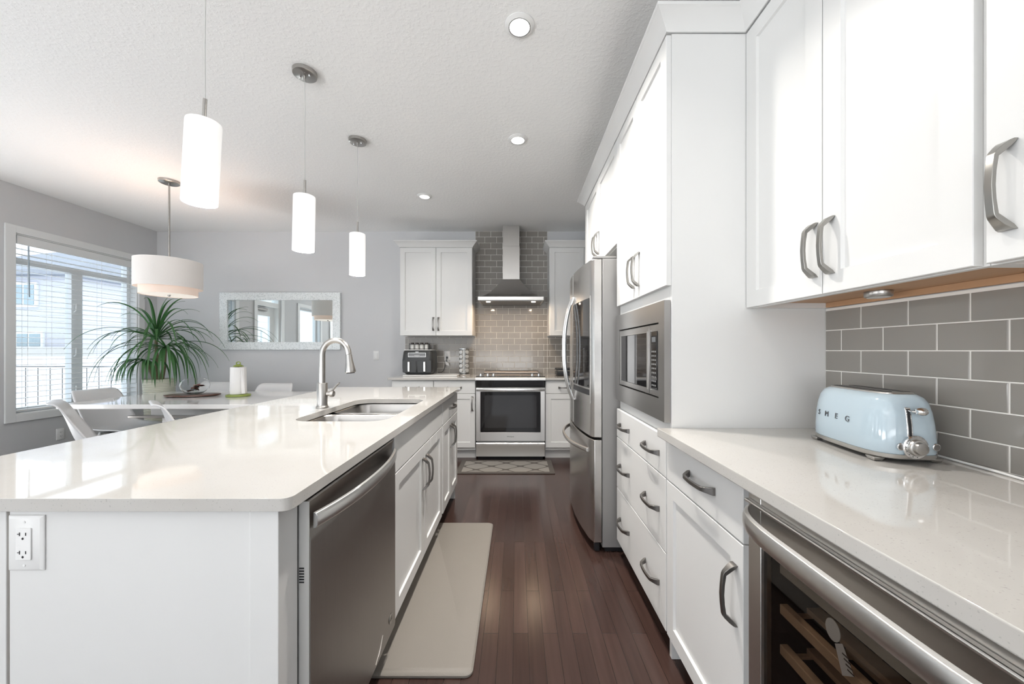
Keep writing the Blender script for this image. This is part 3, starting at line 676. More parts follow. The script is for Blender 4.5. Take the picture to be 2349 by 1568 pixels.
# crown moulding sweep
def crown(b, path, prof):
    """path of (x,y); prof of (out,z); outward is to the left of travel"""
    P = [Vector(p) for p in path]; rings = []
    for i, p in enumerate(P):
        ds = []
        if i > 0: ds.append((P[i]-P[i-1]).normalized())
        if i < len(P)-1: ds.append((P[i+1]-P[i]).normalized())
        ns = [Vector((-d.y, d.x)) for d in ds]
        if len(ns) == 2:
            mm = (ns[0]+ns[1]); mm = mm/(mm.dot(ns[0]))
        else: mm = ns[0]
        rings.append([(p.x+mm.x*o_, p.y+mm.y*o_, z_) for o_, z_ in prof])
    return b.loft(rings)
CP = [(0, 2.4605), (.006, 2.4605), (.008, 2.468), (.052, 2.515), (.060, 2.519), (.060, 2.530), (0, 2.530)]
def xc(p): return p
cm = crown(B(), [(1.215, 3.170), (.590, 3.170), (.590, 1.438), (.898, 1.438), (.898, -.10)], [(-o_, z_) for o_, z_ in CP]) if False else crown(B(), [(.898, -.10), (.898, 1.438), (.590, 1.438), (.590, 3.170), (1.215, 3.170)], CP)
tag(cm.done('crown_moulding', CAB, bevel=.001), 'white crown moulding along the tops of the right-hand cabinets', 'moulding')

# under-cabinet puck light
pk = thing('puck_light', 'round silver puck light under the wall cabinet, above the toaster', 'light', (1.125, 1.14, 1.378))
px_, py_ = 1.125, 1.14
B().lathe([(.034, 1.3975), (.034, 1.384), (.032, 1.381), (.029, 1.380)], (px_, py_, 0), 32, cap1=True).done('housing', NICKEL, pk, smooth=True)
B().lathe([(.027, 1.3795), (.027, 1.3785)], (px_, py_, 0), 32).done('lens', WPLAST, pk)
# ------------------------------------------------------------------ refrigerator
fg = thing('refrigerator', 'stainless french-door refrigerator with bottom freezer and dark glass panel', 'refrigerator', (.8, 2.65, 0))
FY0, FY1, FC = 2.195, 3.105, 2.65
box('body', FRIDGEG, fg, .512, 1.19, FY0+.003, FY1-.003, .03, 1.765, .004)
box('plinth', BLACK, fg, .53, 1.15, FY0+.02, FY1-.02, .001, .029, 0)
def surf(y): return .452-.046*(1-((y-FC)/.455)**2)
def fdoor(name, y0, y1, z0, z1):
    poly = [(.509, y0), (.509, y1)]; n = 18
    ys = [y1-(y1-y0)*k/n for k in range(n+1)]
    for y in ys:
        e = min(y-y0, y1-y); cr = .012; dx = 0
        if e < cr: dx = cr-math.sqrt(max(0, cr*cr-(cr-e)**2))
        poly.append((surf(y)+dx, y))
    return B().prism(poly, 'Z', z0, z1).done(name, STEELV, fg, bevel=.003, smooth=True, ang=60)
dN = fdoor('door', FY0, FC-.002, .692, 1.762); dF = fdoor('door', FC+.002, FY1, .692, 1.762)
dZ = fdoor('freezer_drawer', FY0, FY1, .062, .677)
tag(dN, 'near door with dark glass panel')
def patch(name, m, par, y0, y1, z0, z1, off0, off1, n=14):
    rings = []
    for k in range(n+1):
        y = y0+(y1-y0)*k/n; s = surf(y); rings.append([(s-off0, y, z0), (s-off1, y, z0+.001), (s-off1, y, z1-.001), (s-off0, y, z1)])
    return B().loft(rings).done(name, m, par)
patch('panel_frame', STEELV, dN, 2.222, 2.622, .89, 1.548, .0003, .0035)
patch('glass_panel', BLKGL, dN, 2.236, 2.610, .985, 1.535, .0037, .0052)
patch('control_strip', BLACK, dN, 2.236, 2.610, .94, .975, .0037, .0048)
def vbow(y, z0, z1, par):
    rings = []; N = 24; s = surf(y)
    for k in range(N+1):
        t = k/N; z = z0+t*(z1-z0); bow = .060*(1-abs(2*t-1)**2.4)
        x = s-.006-bow; w_ = .012; d_ = .009
        rings.append([(x+d_, y-w_*.7, z), (x, y-w_, z), (x-d_, y-w_*.6, z), (x-d_, y+w_*.6, z), (x, y+w_, z), (x+d_, y+w_*.7, z)])
    return B().loft(rings).done('handle', mat('satin_handle_steel', (.66, .66, .655), .25, 1, noise=.02), par, bevel=.001, smooth=True)
vbow(FC-.045, .865, 1.59, dN); vbow(FC+.045, .865, 1.59, dF)
rings = []; N = 28
for k in range(N+1):
    t = k/N; y = 2.26+t*(3.03-2.26); s = surf(y); bow = .055*(1-abs(2*t-1)**2.6); x = s-.005-bow
    rings.append([(x+.007, y, .588), (x-.006, y, .590), (x-.009, y, .600), (x-.006, y, .612), (x+.007, y, .614)])
B().loft(rings).done('handle', STEEL, dZ, bevel=.001, smooth=True)
for y in (FY0+.03, FY1-.03): B().box(.46, .60, y-.025, y+.025, 1.766, 1.782).done('hinge_cover', FRIDGEG, fg, bevel=.004)
box('foot', BLACK, fg, .47, .50, FY0+.02, FY0+.06, .001, .058, .003)

# ------------------------------------------------------------------ microwave
mw = thing('microwave', 'built-in stainless microwave in a wide trim frame, in the tall cabinet', 'microwave', (.60, 1.8, .929))
F3 = FR(.5826)
def fbox(F, u0, u1, n0, n1, z0, z1, b=None):
    a, c = F(u0, n0, z0), F(u1, n1, z1); b = b or B(); return b.box(a[0], c[0], a[1], c[1], a[2], c[2])
b = fbox(F3, 1.449, 1.508, -.0245, 0, .929, 1.414); fbox(F3, 2.093, 2.151, -.0245, 0, .929, 1.414, b); fbox(F3, 1.508, 2.093, -.0245, 0, .929, 1.017, b); fbox(F3, 1.508, 2.093, -.0245, 0, 1.330, 1.414, b)
b.done('trim_frame', STEELM, mw)
box('cavity_shadow', BLACK, mw, .6058, .6075, 1.509, 2.092, 1.018, 1.329, 0)
dm = fbox(F3, 1.628, 2.088, -.020, -.004, 1.022, 1.325).done('door', STEELM, mw, bevel=.002)
fbox(F3, 1.648, 2.055, -.0035, -.0015, 1.048, 1.292).done('window', BLKGL, dm, bevel=.0015)
b = B()
for (u0, u1, z0, z1) in ((1.641, 1.6475, 1.041, 1.299), (2.0555, 2.062, 1.041, 1.299), (1.6475, 2.0555, 1.041, 1.0475), (1.6475, 2.0555, 1.2925, 1.299)): fbox(F3, u0, u1, -.0035, .0005, z0, z1, b)
b.done('window_bezel', NICKEL, dm)
cp = fbox(F3, 1.512, 1.622, -.020, -.004, 1.022, 1.325).done('control_panel', STEELM, mw, bevel=.002)
fbox(F3, 1.530, 1.598, -.0035, -.0015, 1.048, 1.296).done('keypad', BLKGL, cp, bevel=.0015)
b = B()
for r in range(9):
    for c in range(3): fbox(F3, 1.540+c*.018, 1.551+c*.018, -.0013, -.0008, 1.062+r*.018, 1.069+r*.018, b)
b.done('key_marks', mat('pale_key_print', (.2, .2, .2), .5), cp)
fbox(F3, 1.543, 1.585, -.0013, -.0008, 1.250, 1.272).done('display', mat('grey_display', (.12, .13, .14), .2), cp)
fbox(F3, 1.600, 1.606, -.0035, .0005, 1.042, 1.302).done('panel_bezel', NICKEL, cp)

# ------------------------------------------------------------------ wine cooler
wc = thing('wine_cooler', 'built-in wine cooler with steel door, bar handle and wooden shelves', 'wine cooler', (.9, .61, 0))
XD = .572; WY0, WY1 = .31, .905
b = B().box(.60, 1.19, WY0, WY0+.02, .08, .868).box(.60, 1.19, WY1-.02, WY1, .08, .868).box(1.17, 1.19, WY0+.02, WY1-.02, .08, .868).box(.60, 1.17, WY0+.02, WY1-.02, .08, .10).box(.60, 1.17, WY0+.02, WY1-.02, .845, .868)
b.done('cabinet', BLACK, wc)
df = B().box(XD, .598, WY0, WY0+.045, .10, .870).box(XD, .598, WY1-.045, WY1, .10, .870).box(XD, .598, WY0+.045, WY1-.045, .10, .17).box(XD, .598, WY0+.045, WY1-.045, .785, .870).done('door_frame', STEEL, wc, bevel=.0015)
B().box(.580, .586, WY0+.0455, WY1-.0455, .1705, .7845).done('glass', glassmat('smoked_cooler_glass', (.62, .60, .58)), df)
def hb(y):  # bowed bar standing off the door
    t = (y-WY0-.005)/(WY1-WY0-.01); return .052*(1-abs(2*t-1)**6)
rings = []; N = 40
for k in range(N+1):
    t = k/N; t = .5-.5*math.cos(math.pi*t); y = WY0+.005+t*(WY1-WY0-.01); x = XD-.004-hb(y)
    rings.append([(x+.006, y, .795), (x-.004, y, .799), (x-.008, y, .810), (x-.008, y, .826), (x-.003, y, .836), (x+.006, y, .839)])
B().loft(rings).done('handle', STEEL, df, bevel=.001, smooth=True)
B().prism([(XD-.0005, .838), (XD-.012, .846), (XD-.014, .850), (XD-.011, .853), (XD-.0005, .853)], 'Y', WY0+.004, WY1-.004).done('handle_backplate', STEEL, df, bevel=.001, smooth=True)
for i, z in enumerate((.717, .625, .533, .441, .349)):
    sh = thing('wine_shelf', None, None) if False else None
    m_ = mat('grey_shelf_rail', (.50, .46, .40), .4) if i == 0 else RACKWOOD
    b = B().box(.600, .618, WY0+.06, WY1-.068, z-.010, z+.012)
    s0 = b.done('shelf', m_, wc, bevel=.002)
    c_ = B()
    for k in range(6): 
        x = .66+k*.088; c_.box(x, x+.032, WY0+.062, WY1-.070, z-.008, z+.004)
    c_.box(.6185, 1.15, WY0+.062, WY0+.074, z-.014, z-.0085).box(.6185, 1.15, WY1-.082, WY1-.070, z-.014, z-.0085)
    c_.done('slats', RACKWOOD, s0, bevel=.001)
tg = thing('shelf_tag', 'white paper tag on a round disc hanging in the wine cooler', 'tag', (.5905, .68, .66))
F4 = FR(.5940)
B().loft([[F4(.688+.016*math.cos(k*math.pi/12), n_, .690+.020*math.sin(k*math.pi/12)) for k in range(24)] for n_ in (0, .0012)]).done('disc', WPLAST, tg)
B().loft([[F4(.668, n_, .680), F4(.684, n_, .668), F4(.668, n_, .622), F4(.645, n_, .640)] for n_ in (0, .0006)]).done('paper', PAPER, tg)
b = B()
for k in range(4): fbox(F4, .662-k*.0035-.008, .662-k*.0035+.006, .0008, .0011, .662-k*.007, .6645-k*.007, b)
b.done('printed_lines', DARKMETAL, tg)

# ------------------------------------------------------------------ rear base cabinets
FBC = FB(4.099)
def base(label, u0, u1, hu=None):
    t = thing('base_cabinet', label, 'cabinet', ((u0+u1)/2, 4.4, 0))
    box('carcass', CAB, t, u0, u1, 4.10, 4.715, .10, .884, .001)
    box('toe_kick', CAB, t, u0+.001, u1-.001, 4.15, 4.16, 0, .099, 0)
    d_ = slab('drawer', FBC, u0+.004, u1-.004, .7345, .873, t); pull('handle', FBC, (u0+u1)/2, .800, d_, vert=False)
    e_ = shaker('door', FBC, u0+.004, u1-.004, .132, .7305, t); pull('handle', FBC, hu or u1-.035, .62, e_)
    return t
base('white base cabinet under the air fryer, at the left end', -1.400, -.9315)
base('white base cabinet immediately left of the range', -.9305, -.4625)
base('white base cabinet immediately right of the range', .3165, .765, .73)
base('white base cabinet in the corner behind the refrigerator', .766, 1.2175)
def rupper(label, x0, x1, doors, hand):
    t = thing('wall_cabinet', label, 'cabinet', ((x0+x1)/2, 4.55, 1.392))
    box('carcass', CAB, t, x0, x1, 4.41, 4.7185, 1.394, 2.449, .001)
    F = FB(4.409)
    for (a, c), h in zip(doors, hand):
        d_ = shaker('door', F, a, c, 1.392, 2.445, t); pull('handle', F, h, 1.53, d_)
    return t
ul = rupper('white two-door wall cabinet left of the range hood', -1.405, -.5355, [(-1.401, -.974), (-.970, -.5395)], [-1.003, -.941])
crown(B(), [(-1.405, 4.7185), (-1.405, 4.392), (-.5355, 4.392), (-.5355, 4.7185)][::-1], [(o_, z_-.0115) for o_, z_ in CP]).done('crown', CAB, ul, bevel=.001)
ur = rupper('white wall cabinet right of the range hood, partly behind the refrigerator', .3905, 1.2175, [(.3945, .803), (.807, 1.2135)], [.774, .836])
crown(B(), [(1.2175, 4.392), (.3905, 4.392), (.3905, 4.7185)], [(o_, z_-.0115) for o_, z_ in CP]).done('crown', CAB, ur, bevel=.001)

# ------------------------------------------------------------------ range
rg = thing('range', 'stainless slide-in range with black cooktop and dark oven window', 'oven', (-.072, 4.35, 0))
RX0, RX1 = -.4535, .3095
box('body', mat('grey_range_side', (.35, .35, .34), .4, .5), rg, RX0+.006, RX1-.006, 4.075, 4.700, .05, .908, .001)
B().prism([(4.030, .884), (4.030, .906), (4.036, .914), (4.085, .916), (4.085, .909), (4.062, .884)], 'X', RX0-.006, RX1+.006).done('front_lip', RSTEEL, rg, bevel=.001, smooth=True)
B().box(RX0-.006, RX1+.006, 4.0855, 4.69, .911, .923).done('cooktop', BLKGL, rg, bevel=.003)
B().prism([(4.60, .924), (4.600, .930), (4.615, .952), (4.70, .956), (4.70, .924)], 'X', RX0+.04, RX1-.04).done('rear_vent', mat('dark_vent_steel', (.16, .14, .125), .4, 1), rg, bevel=.002, smooth=True)
b = B()
for cx in (RX0+.19, RX1-.19):
    for cy in (4.27, 4.47): b.lathe([(.078, .9233), (.078, .9238), (.084, .9238), (.084, .9233)], (cx, cy, 0), 32, cap0=False, cap1=False)
b.done('burner_rings', mat('burner_ring_print', (.25, .25, .25), .3), rg)
for x in (1103, 1119, 1132, 1221, 1236):
    X_ = (x-1186)*4.12/840
    B().lathe([(.020, .9235), (.020, .928), (.015, .930), (.014, .950), (.011, .953)], (X_, 4.125, 0), 20).done('knob', CHROME, rg, smooth=True)
box('control_panel', BLKGL, rg, RX0+.004, RX1-.004, 4.038, 4.074, .806, .883, .002)
od = B().box(RX0+.002, RX0+.05, 4.030, 4.074, .218, .802).box(RX1-.05, RX1-.002, 4.030, 4.074, .218, .802).box(RX0+.05, RX1-.05, 4.030, 4.074, .218, .312).box(RX0+.05, RX1-.05, 4.030, 4.074, .759, .802).done('oven_door', RSTEEL, rg, bevel=.0015)
rings = []
for k in range(17):
    t = k/16; x = RX0+.006+t*(RX1-RX0-.012); y = 4.0285-.022*(1-abs(2*t-1)**2.2)
    rings.append([(x, y+.004, .764), (x, y-.006, .766), (x, y-.009, .780), (x, y-.006, .797), (x, y+.004, .799)])
B().loft(rings).done('handle', mat('satin_range_bar', (.68, .68, .67), .25, .95, noise=.02), od, smooth=True, bevel=.001)
B().prism(rrect(RX0/2+RX1/2, .5355, (RX1-RX0)/2-.0505, .2225, .012), 'Y', 4.034, 4.040).done('window', BLKGL, od)
B().prism(rrect(RX0/2+RX1/2, .54, (RX1-RX0)/2-.095, .178, .01), 'Y', 4.0325, 4.0338).done('window_pane', DARKGL, od)
text('lettering', 'Whirlpool', .019, BLACK, rg, (-.072, 4.0294, .265), basis((1, 0, 0), (0, 0, 1)), .0004)
wd = B().prism([(4.032, .046), (4.032, .150), (4.026, .165), (4.026, .188), (4.034, .198), (4.074, .198), (4.074, .046)], 'X', RX0+.003, RX1-.003).done('drawer', RSTEEL, rg, bevel=.001, smooth=True)
box('kick_gap', BLACK, rg, RX0+.02, RX1-.02, 4.08, 4.09, .001, .049, 0)

# hood
hd_ = thing('range_hood', 'stainless pyramid chimney hood above the range', 'range hood', (-.072, 4.47, 1.79))
hx = -.072; h0, h1 = hx-.379, hx+.379; hb0, hb1 = 4.215, 4.708
B().box(h0, h1, hb0, hb1, 1.792, 1.834).done('rim', STEEL, hd_, bevel=.002)
rings = []
for k in range(9):
    t = k/8; e = t**.72*1.0; cw = .105; x0_ = h0+.012+(hx-cw-h0-.012)*e; x1_ = h1-.012+(hx+cw-h1+.012)*e; y0_ = hb0+.012+(4.49-hb0-.012)*e; z_ = 1.8345+.25*t**1.15
    rings.append([(x0_, y0_, z_), (x1_, y0_, z_), (x1_, hb1, z_), (x0_, hb1, z_)])
B().loft(rings).done('canopy', mat('hood_canopy_steel', (.5, .485, .47), .3, 1, noise=.05, nscale=6, stretch=(1, 1, 50)), hd_, smooth=True)
ch = B().box(hx-.104, hx+.104, 4.492, hb1, 2.0855, 2.49).done('chimney', STEELV, hd_, bevel=.0015)
B().box(hx-.1015, hx+.1015, 4.4945, hb1, 2.4905, ZC-.001).done('chimney_extension', STEELV, hd_, bevel=.0015)
B().box(h0+.02, h1-.02, hb0+.02, hb1-.02, 1.786, 1.7915).done('filter', mat('hood_filter_grey', (.25, .25, .25), .4, .8), hd_)
for s_ in (-1, 1):
    x = hx+s_*.265
    B().lathe([(.026, 1.7795), (.026, 1.7855)], (x, 4.30, 0), 24).done('hood_lamp', mat('lit_hood_lens', (1, .9, .8), .5, emit=(1, .86, .66), estr=5), hd_)
    l = area('hood_light', (x, 4.30, 1.776), (.05, .05), 2.2, (0, 0, 0), (1, .74, .50), shape='DISK'); l.parent = hd_; l.location = Vector((x, 4.30, 1.776))-Vector(hd_.location)

# ------------------------------------------------------------------ things on the rear worktops
tray = B().box(-1.335, -.70, 4.275, 4.63, .911, .926)
tag(tray.done('counter_board', mat('pale_marble', (.68, .68, .67), .25, noise=.08, nscale=6), bevel=.003), 'pale marble board under the air fryer', 'board')
af = thing('air_fryer', 'black double-drawer air fryer with two silver handles', 'air fryer', (-1.17, 4.46, .927))
ax0, ax1, ay0, ay1 = -1.365, -.995, 4.32, 4.61
cx, cy, hx_, hy_ = (ax0+ax1)/2, (ay0+ay1)/2, (ax1-ax0)/2, (ay1-ay0)/2
DG = mat('charcoal_plastic', (.035, .037, .038), .38, noise=.05)
B().loft([[(x_, y_, z_) for x_, y_ in rrect(cx, cy+o_, hx_-i_, hy_-i_*.6, .05, 6)] for i_, z_, o_ in ((.04, .930, 0), (.012, .955, 0), (0, 1.0, 0), (0, 1.10, 0), (.004, 1.15, .004), (.010, 1.200, .008), (.022, 1.213, .01))]).done('body', DG, af, smooth=True)
for s_ in (-1, 1):
    d_ = B().prism(rrect(cx+s_*.088, 1.025, .080, .072, .012), 'Y', ay0-.006, ay0+.004).done('drawer', DG, af, bevel=.002)
    B().box(cx+s_*.088-.012-(.004 if s_ < 0 else -.004), cx+s_*.088+.012-(.004 if s_ < 0 else -.004), ay0-.026, ay0-.0065, .965, 1.080).done('handle', mat('satin_silver', (.70, .70, .69), .3, .8), d_, bevel=.003)
b = B()
x0_, x1_, z0_, z1_ = cx-.105, cx+.105, 1.135, 1.185
for q in ((x0_, x1_, z0_, z0_+.004), (x0_, x1_, z1_-.004, z1_), (x0_, x0_+.004, z0_+.004, z1_-.004), (x1_-.004, x1_, z0_+.004, z1_-.004)): b.box(q[0], q[1], ay0-.003, ay0+.002, q[2], q[3])
b.done('panel_bezel', mat('silver_bezel', (.6, .6, .58), .3, .8), af)
box('control_panel', BLKGL, af, x0_+.0045, x1_-.0045, ay0-.002, ay0+.002, z0_+.0045, z1_-.0045, 0)
box('display', mat('pale_display', (.5, .5, .48), .4), af, cx-.03, cx+.03, ay0-.003, ay0-.0022, 1.150, 1.157, 0)
box('logo_plate', mat('silver_plate', (.7, .7, .7), .3, .5), af, cx-.018, cx+.018, ay0-.001, ay0+.004, 1.192, 1.198, 0)
tag(B().box(-1.345, -1.02, 4.36, 4.60, 1.2145, 1.222).done('serving_tray', WPLAST, bevel=.003), 'thin white tray lying on top of the air fryer', 'tray')
sr = thing('spice_rack', 'small dark wire rack of spice jars on top of the air fryer', 'rack', (-1.2, 4.5, 1.223))
b = B()
for z in (1.232, 1.29): b.tube([(-1.31, 4.455, z), (-1.08, 4.455, z)], .003, 6).tube([(-1.31, 4.525, z), (-1.08, 4.525, z)], .003, 6).tube([(-1.31, 4.455, z), (-1.31, 4.525, z)], .003, 6).tube([(-1.08, 4.455, z), (-1.08, 4.525, z)], .003, 6)
b.done('wire_frame', BLACK, sr)
for x, y in ((-1.31, 4.455), (-1.31, 4.525), (-1.08, 4.455), (-1.08, 4.525)): B().tube([(x, y, 1.2235), (x, y, 1.30)], .0035, 6).done('post', BLACK, sr)
JARG = mat('frosted_jar', (.72, .71, .68), .15, noise=.05); LIDB = mat('dark_jar_lid', (.05, .035, .03), .35)
for i, (x, lb) in enumerate(((-1.283, 'leftmost of the four'), (-1.226, 'second from left of the four'), (-1.167, 'third from left of the four'), (-1.108, 'rightmost of the four'))):
    j = thing('spice_jar', 'small spice jar with dark lid in the wire rack, '+lb, 'jar', (x, 4.49, 1.224), 'spice jars in the wire rack')
    B().lathe([(.021, 1.224), (.022, 1.228), (.022, 1.275), (.017, 1.283), (.017, 1.286)], (x, 4.49, 0), 20).done('glass', JARG, j, smooth=True)
    B().lathe([(.020, 1.2865), (.020, 1.306), (.018, 1.308)], (x, 4.49, 0), 20).done('lid', LIDB, j, smooth=True)
# spice carousel
scx, scy = -.648, 4.50
ca = thing('spice_carousel', 'round steel carousel of spice jars on the worktop left of the range', 'spice rack', (scx, scy, .911))
B().lathe([(.075, .911), (.078, .916), (.078, .924), (.070, .930)], (scx, scy, 0), 36).done('base', CHROME, ca, smooth=True)
B().lathe([(.058, .9305), (.062, .934), (.062, 1.220), (.058, 1.224)], (scx, scy, 0), 36).done('drum', mat('carousel_steel', (.32, .32, .31), .35, .6, noise=.05), ca, smooth=True)
B().lathe([(.068, 1.2245), (.072, 1.228), (.072, 1.236), (.064, 1.240)], (scx, scy, 0), 36).done('cap', CHROME, ca, smooth=True)
for col, ang in (('left', -24), ('right', 34)):
    for r in range(5):
        z = 1.192-r*.055; a = R(ang); d = Vector((math.sin(a), -math.cos(a), 0)); c0 = Vector((scx, scy, z))
        u_ = Vector((math.cos(a), math.sin(a), 0)); up = Vector((0, 0, 1))
        j = thing('spice_jar', 'spice jar with silver lid in the carousel, %s column, %s row' % (col, ('top', 'second', 'middle', 'fourth', 'bottom')[r]), 'jar', tuple(c0+d*.0625), 'spice jars in the carousel')
        def disc(r0, a0, a1): return [[tuple(c0+d*q+u_*(r0*math.cos(2*math.pi*k/20))+up*(r0*math.sin(2*math.pi*k/20))) for k in range(20)] for q in (a0, a1)]
        B().loft(disc(.021, .0625, .068)).done('neck', JARG, j)
        B().loft(disc(.0235, .0682, .080)).done('lid', mat('jar_lid_silver', (.5, .5, .49), .35, .4) if r+col.count('l') == 0 else bpy.data.materials.get('jar_lid_silver') or mat('jar_lid_silver', (.5, .5, .49), .35, .4), j, bevel=.002)
outlet('wall_outlet', 'white outlet on the tiled wall between air fryer and spice carousel', lambda u, n, z: (u, YB-.008-n, z), -.898, 1.145, .074, .118)
cdn = thing('power_cord', 'black power cord with white tag plugged in beside the air fryer', 'cord', (-.92, 4.6, .93))
B().tube([(-.985, 4.56, .940), (-.96, 4.62, .935), (-.935, 4.66, .955), (-.92, 4.67, 1.0), (-.905, 4.675, 1.06), (-.898, 4.69, 1.122)], .0042, 8).done('cable', BLACK, cdn, smooth=True)
box('plug', BLACK, cdn, -.909, -.887, 4.684, 4.7020, 1.112, 1.136, .003)
B().loft([[(-.912, 4.668+q, 1.075), (-.868, 4.662+q, 1.050), (-.862, 4.662+q, 1.015), (-.905, 4.668+q, 1.03)] for q in (0, .001)]).done('tag', PAPER, cdn)
gr = thing('contact_grill', 'black electric grill with silver strip on the worktop right of the range', 'grill', (.62, 4.48, .911))
box('base', BLACK, gr, .475, .80, 4.36, 4.60, .914, .965, .008); box('lid', BLACK, gr, .475, .80, 4.36, 4.60, .978, .999, .006)
box('silver_strip', NICKEL, gr, .49, .785, 4.355, 4.585, .966, .977, .002)
B().tube([(.470, 4.40, .985), (.455, 4.36, .99), (.452, 4.33, 1.0)], .006, 8).done('handle', BLACK, gr, smooth=True)
for x, y in ((.5, 4.39), (.775, 4.39), (.5, 4.57), (.775, 4.57)): box('foot', BLACK, gr, x-.01, x+.01, y-.01, y+.01, .911, .9135, 0)

# ------------------------------------------------------------------ mats
b = B(); P_ = rrect(-.372, 1.955, .207, .60, .03)
b.loft([[(x_, y_, .0012) for x_, y_ in P_], [(x_, y_, .010) for x_, y_ in P_], [(-.372+(x_+.372)*.965, 1.955+(y_-1.955)*.985, .0165) for x_, y_ in P_]])
tag(b.done('floor_mat', MATM, smooth=True, bevel=.002), 'plain taupe anti-fatigue mat in the aisle beside the island', 'mat')
tag(B().prism(rrect(-.115, 3.815, .49, .222, .012), 'Z', .0012, .008).done('patterned_rug', RUGM, bevel=.002), 'grey trellis-patterned mat in front of the range', 'mat')

# ------------------------------------------------------------------ toaster
ts = thing('toaster', 'pale blue retro toaster on the right worktop', 'toaster', (1.083, 1.128, .911))
TOASTER = ts
tx, ty, TH = 1.083, 1.128, .911
def sup(cx, cy, a, b_, n=3.6, k=56):
    out = []
    for i in range(k):
        t = 2*math.pi*i/k; c, s_ = math.cos(t), math.sin(t)
        out.append((cx+a*math.copysign(abs(c)**(2/n), c), cy+b_*math.copysign(abs(s_)**(2/n), s_)))
    return out
body = [(.0915, .153, .0245), (.0925, .154, .030), (.0925, .154, .06), (.090, .1515, .10), (.0855, .147, .135), (.079, .141, .160), (.070, .1335, .174), (.057, .124, .1815), (.0535, .1215, .1825)]
B().loft([[(x_, y_, TH+z_) for x_, y_ in sup(tx, ty, a, b_)] for a, b_, z_ in body]).done('shell', SKYBLUE, ts, smooth=True)
B().loft([[(x_, y_, TH+z_) for x_, y_ in sup(tx, ty, a, b_)] for a, b_, z_ in ((.088, .149, .010), (.0915, .153, .013), (.0935, .155, .0238), (.092, .153, .0243))]).done('base_skirt', TOASTM, ts, smooth=True)
tp = B().loft([[(x_, y_, TH+z_) for x_, y_ in sup(tx, ty, a, b_)] for a, b_, z_ in ((.0525, .1205, .1827), (.051, .119, .186), (.046, .113, .1872))]).done('top_plate', TOASTM, ts, smooth=True)
for s_ in (-1, 1): B().prism(rrect(tx+s_*.024, ty, .013, .10, .006), 'Z', TH+.1874, TH+.1882).done('slot', BLACK, tp)
for sx_ in (-1, 1):
    for sy_ in (-1, 1):
        X_, Y_ = tx+sx_*.073, ty+sy_*.118
        B().loft([[(X_+w_*q[0], Y_+w_*1.0*q[1], TH+z_) for q in ((-1, -1), (1, -1), (1, 1), (-1, 1))] for w_, z_ in ((.011, .0), (.0125, .003), (.016, .0098))]).done('foot', TOASTM, ts, bevel=.002)
# near end face: lever slot, lever, dial, buttons  (faces -Y)
def yend(z): # y of the near end surface at height z
    zz = z-TH
    for (a0, b0, z0), (a1, b1, z1) in zip(body, body[1:]):
        if z0 <= zz <= z1: return ty-(b0+(b1-b0)*(zz-z0)/(z1-z0))
    return ty-.15
# the bend of the body: controls sit on the rounded near end, centred a little to the right
rings = []
for k in range(9):
    z = TH+.072+k*.078/8; y = yend(z); rings.append([(tx-.020, y-.0022, z), (tx-.006, y-.0022, z), (tx-.006, y+.003, z), (tx-.020, y+.003, z)])
sl = B().loft(rings).done('lever_slot', CHROME, ts, bevel=.001)
rings = []
for k in range(9):
    z = TH+.076+k*.070/8; y = yend(z); rings.append([(tx-.0165, y-.0026, z), (tx-.0095, y-.0026, z), (tx-.0095, y-.0020, z), (tx-.0165, y-.0020, z)])
B().loft(rings).done('slot_opening', BLACK, sl)
yl = yend(TH+.142)
lv = B().tube([(tx-.013, yl-.003, TH+.142), (tx-.012, yl-.014, TH+.141), (tx-.002, yl-.018, TH+.141)], .0022, 8).done('lever', CHROME, ts, smooth=True)
B().lathe([(.001, -.013), (.006, -.0125), (.0095, -.008), (.011, 0), (.0095, .008), (.006, .0125), (.001, .013)], (tx+.006, yl-.019, TH+.142), 20, axis='X').done('lever_knob', CHROME, lv, smooth=True)
zd = TH+.046; yd = yend(zd)-.002; xd = tx-.004
dl = B().lathe([(.0315, .002), (.0315, -.004), (.029, -.006), (.023, -.006)], (xd, yd, zd), 36, axis='Y').done('dial_ring', CHROME, ts, smooth=True)
B().lathe([(.0225, -.0062), (.0205, -.013), (.0185, -.014)], (xd, yd, zd), 36, axis='Y').done('dial', TOASTM, dl, smooth=True)
B().lathe([(.0165, -.0142), (.0158, -.0225), (.0152, -.0238), (.0144, -.024)], (xd, yd, zd), 36, axis='Y').done('dial_grip', NICKEL, dl, smooth=True)
b = B()
for k in range(7):
    a = R(130+k*24); b.box(xd+.0255*math.cos(a)-.0009, xd+.0255*math.cos(a)+.0009, yd-.0068, yd-.0061, zd+.0255*math.sin(a)-.0009, zd+.0255*math.sin(a)+.0009)
b.done('dial_marks', BLACK, dl)
for (x, n) in ((tx-.037, 0), (tx+.055, 1)):
    yy = ty-.154*(1-(abs(x-tx)/.0925)**3.6)**(1/3.6)-.001
    bt = B().lathe([(.0098, .002), (.0098, -.003), (.0085, -.004)], (x, yy, TH+.046), 24, axis='Y').done('button', CHROME, ts, smooth=True)
    B().lathe([(.0072, -.0042), (.0072, -.0047)], (x, yy, TH+.046), 24, axis='Y').done('button_face', DARKMETAL, bt)
LET = mat('dark_chrome_letters', (.22, .23, .24), .15, 1)
def xside(y, z):
    zz = z-TH
    for (a0, b0, z0), (a1, b1, z1) in zip(body, body[1:]):
        if z0 <= zz <= z1:
            t = (zz-z0)/(z1-z0); a, b_ = a0+(a1-a0)*t, b0+(b1-b0)*t
            return tx-a*(1-(abs(y-ty)/b_)**3.6)**(1/3.6)
    return tx-.0925
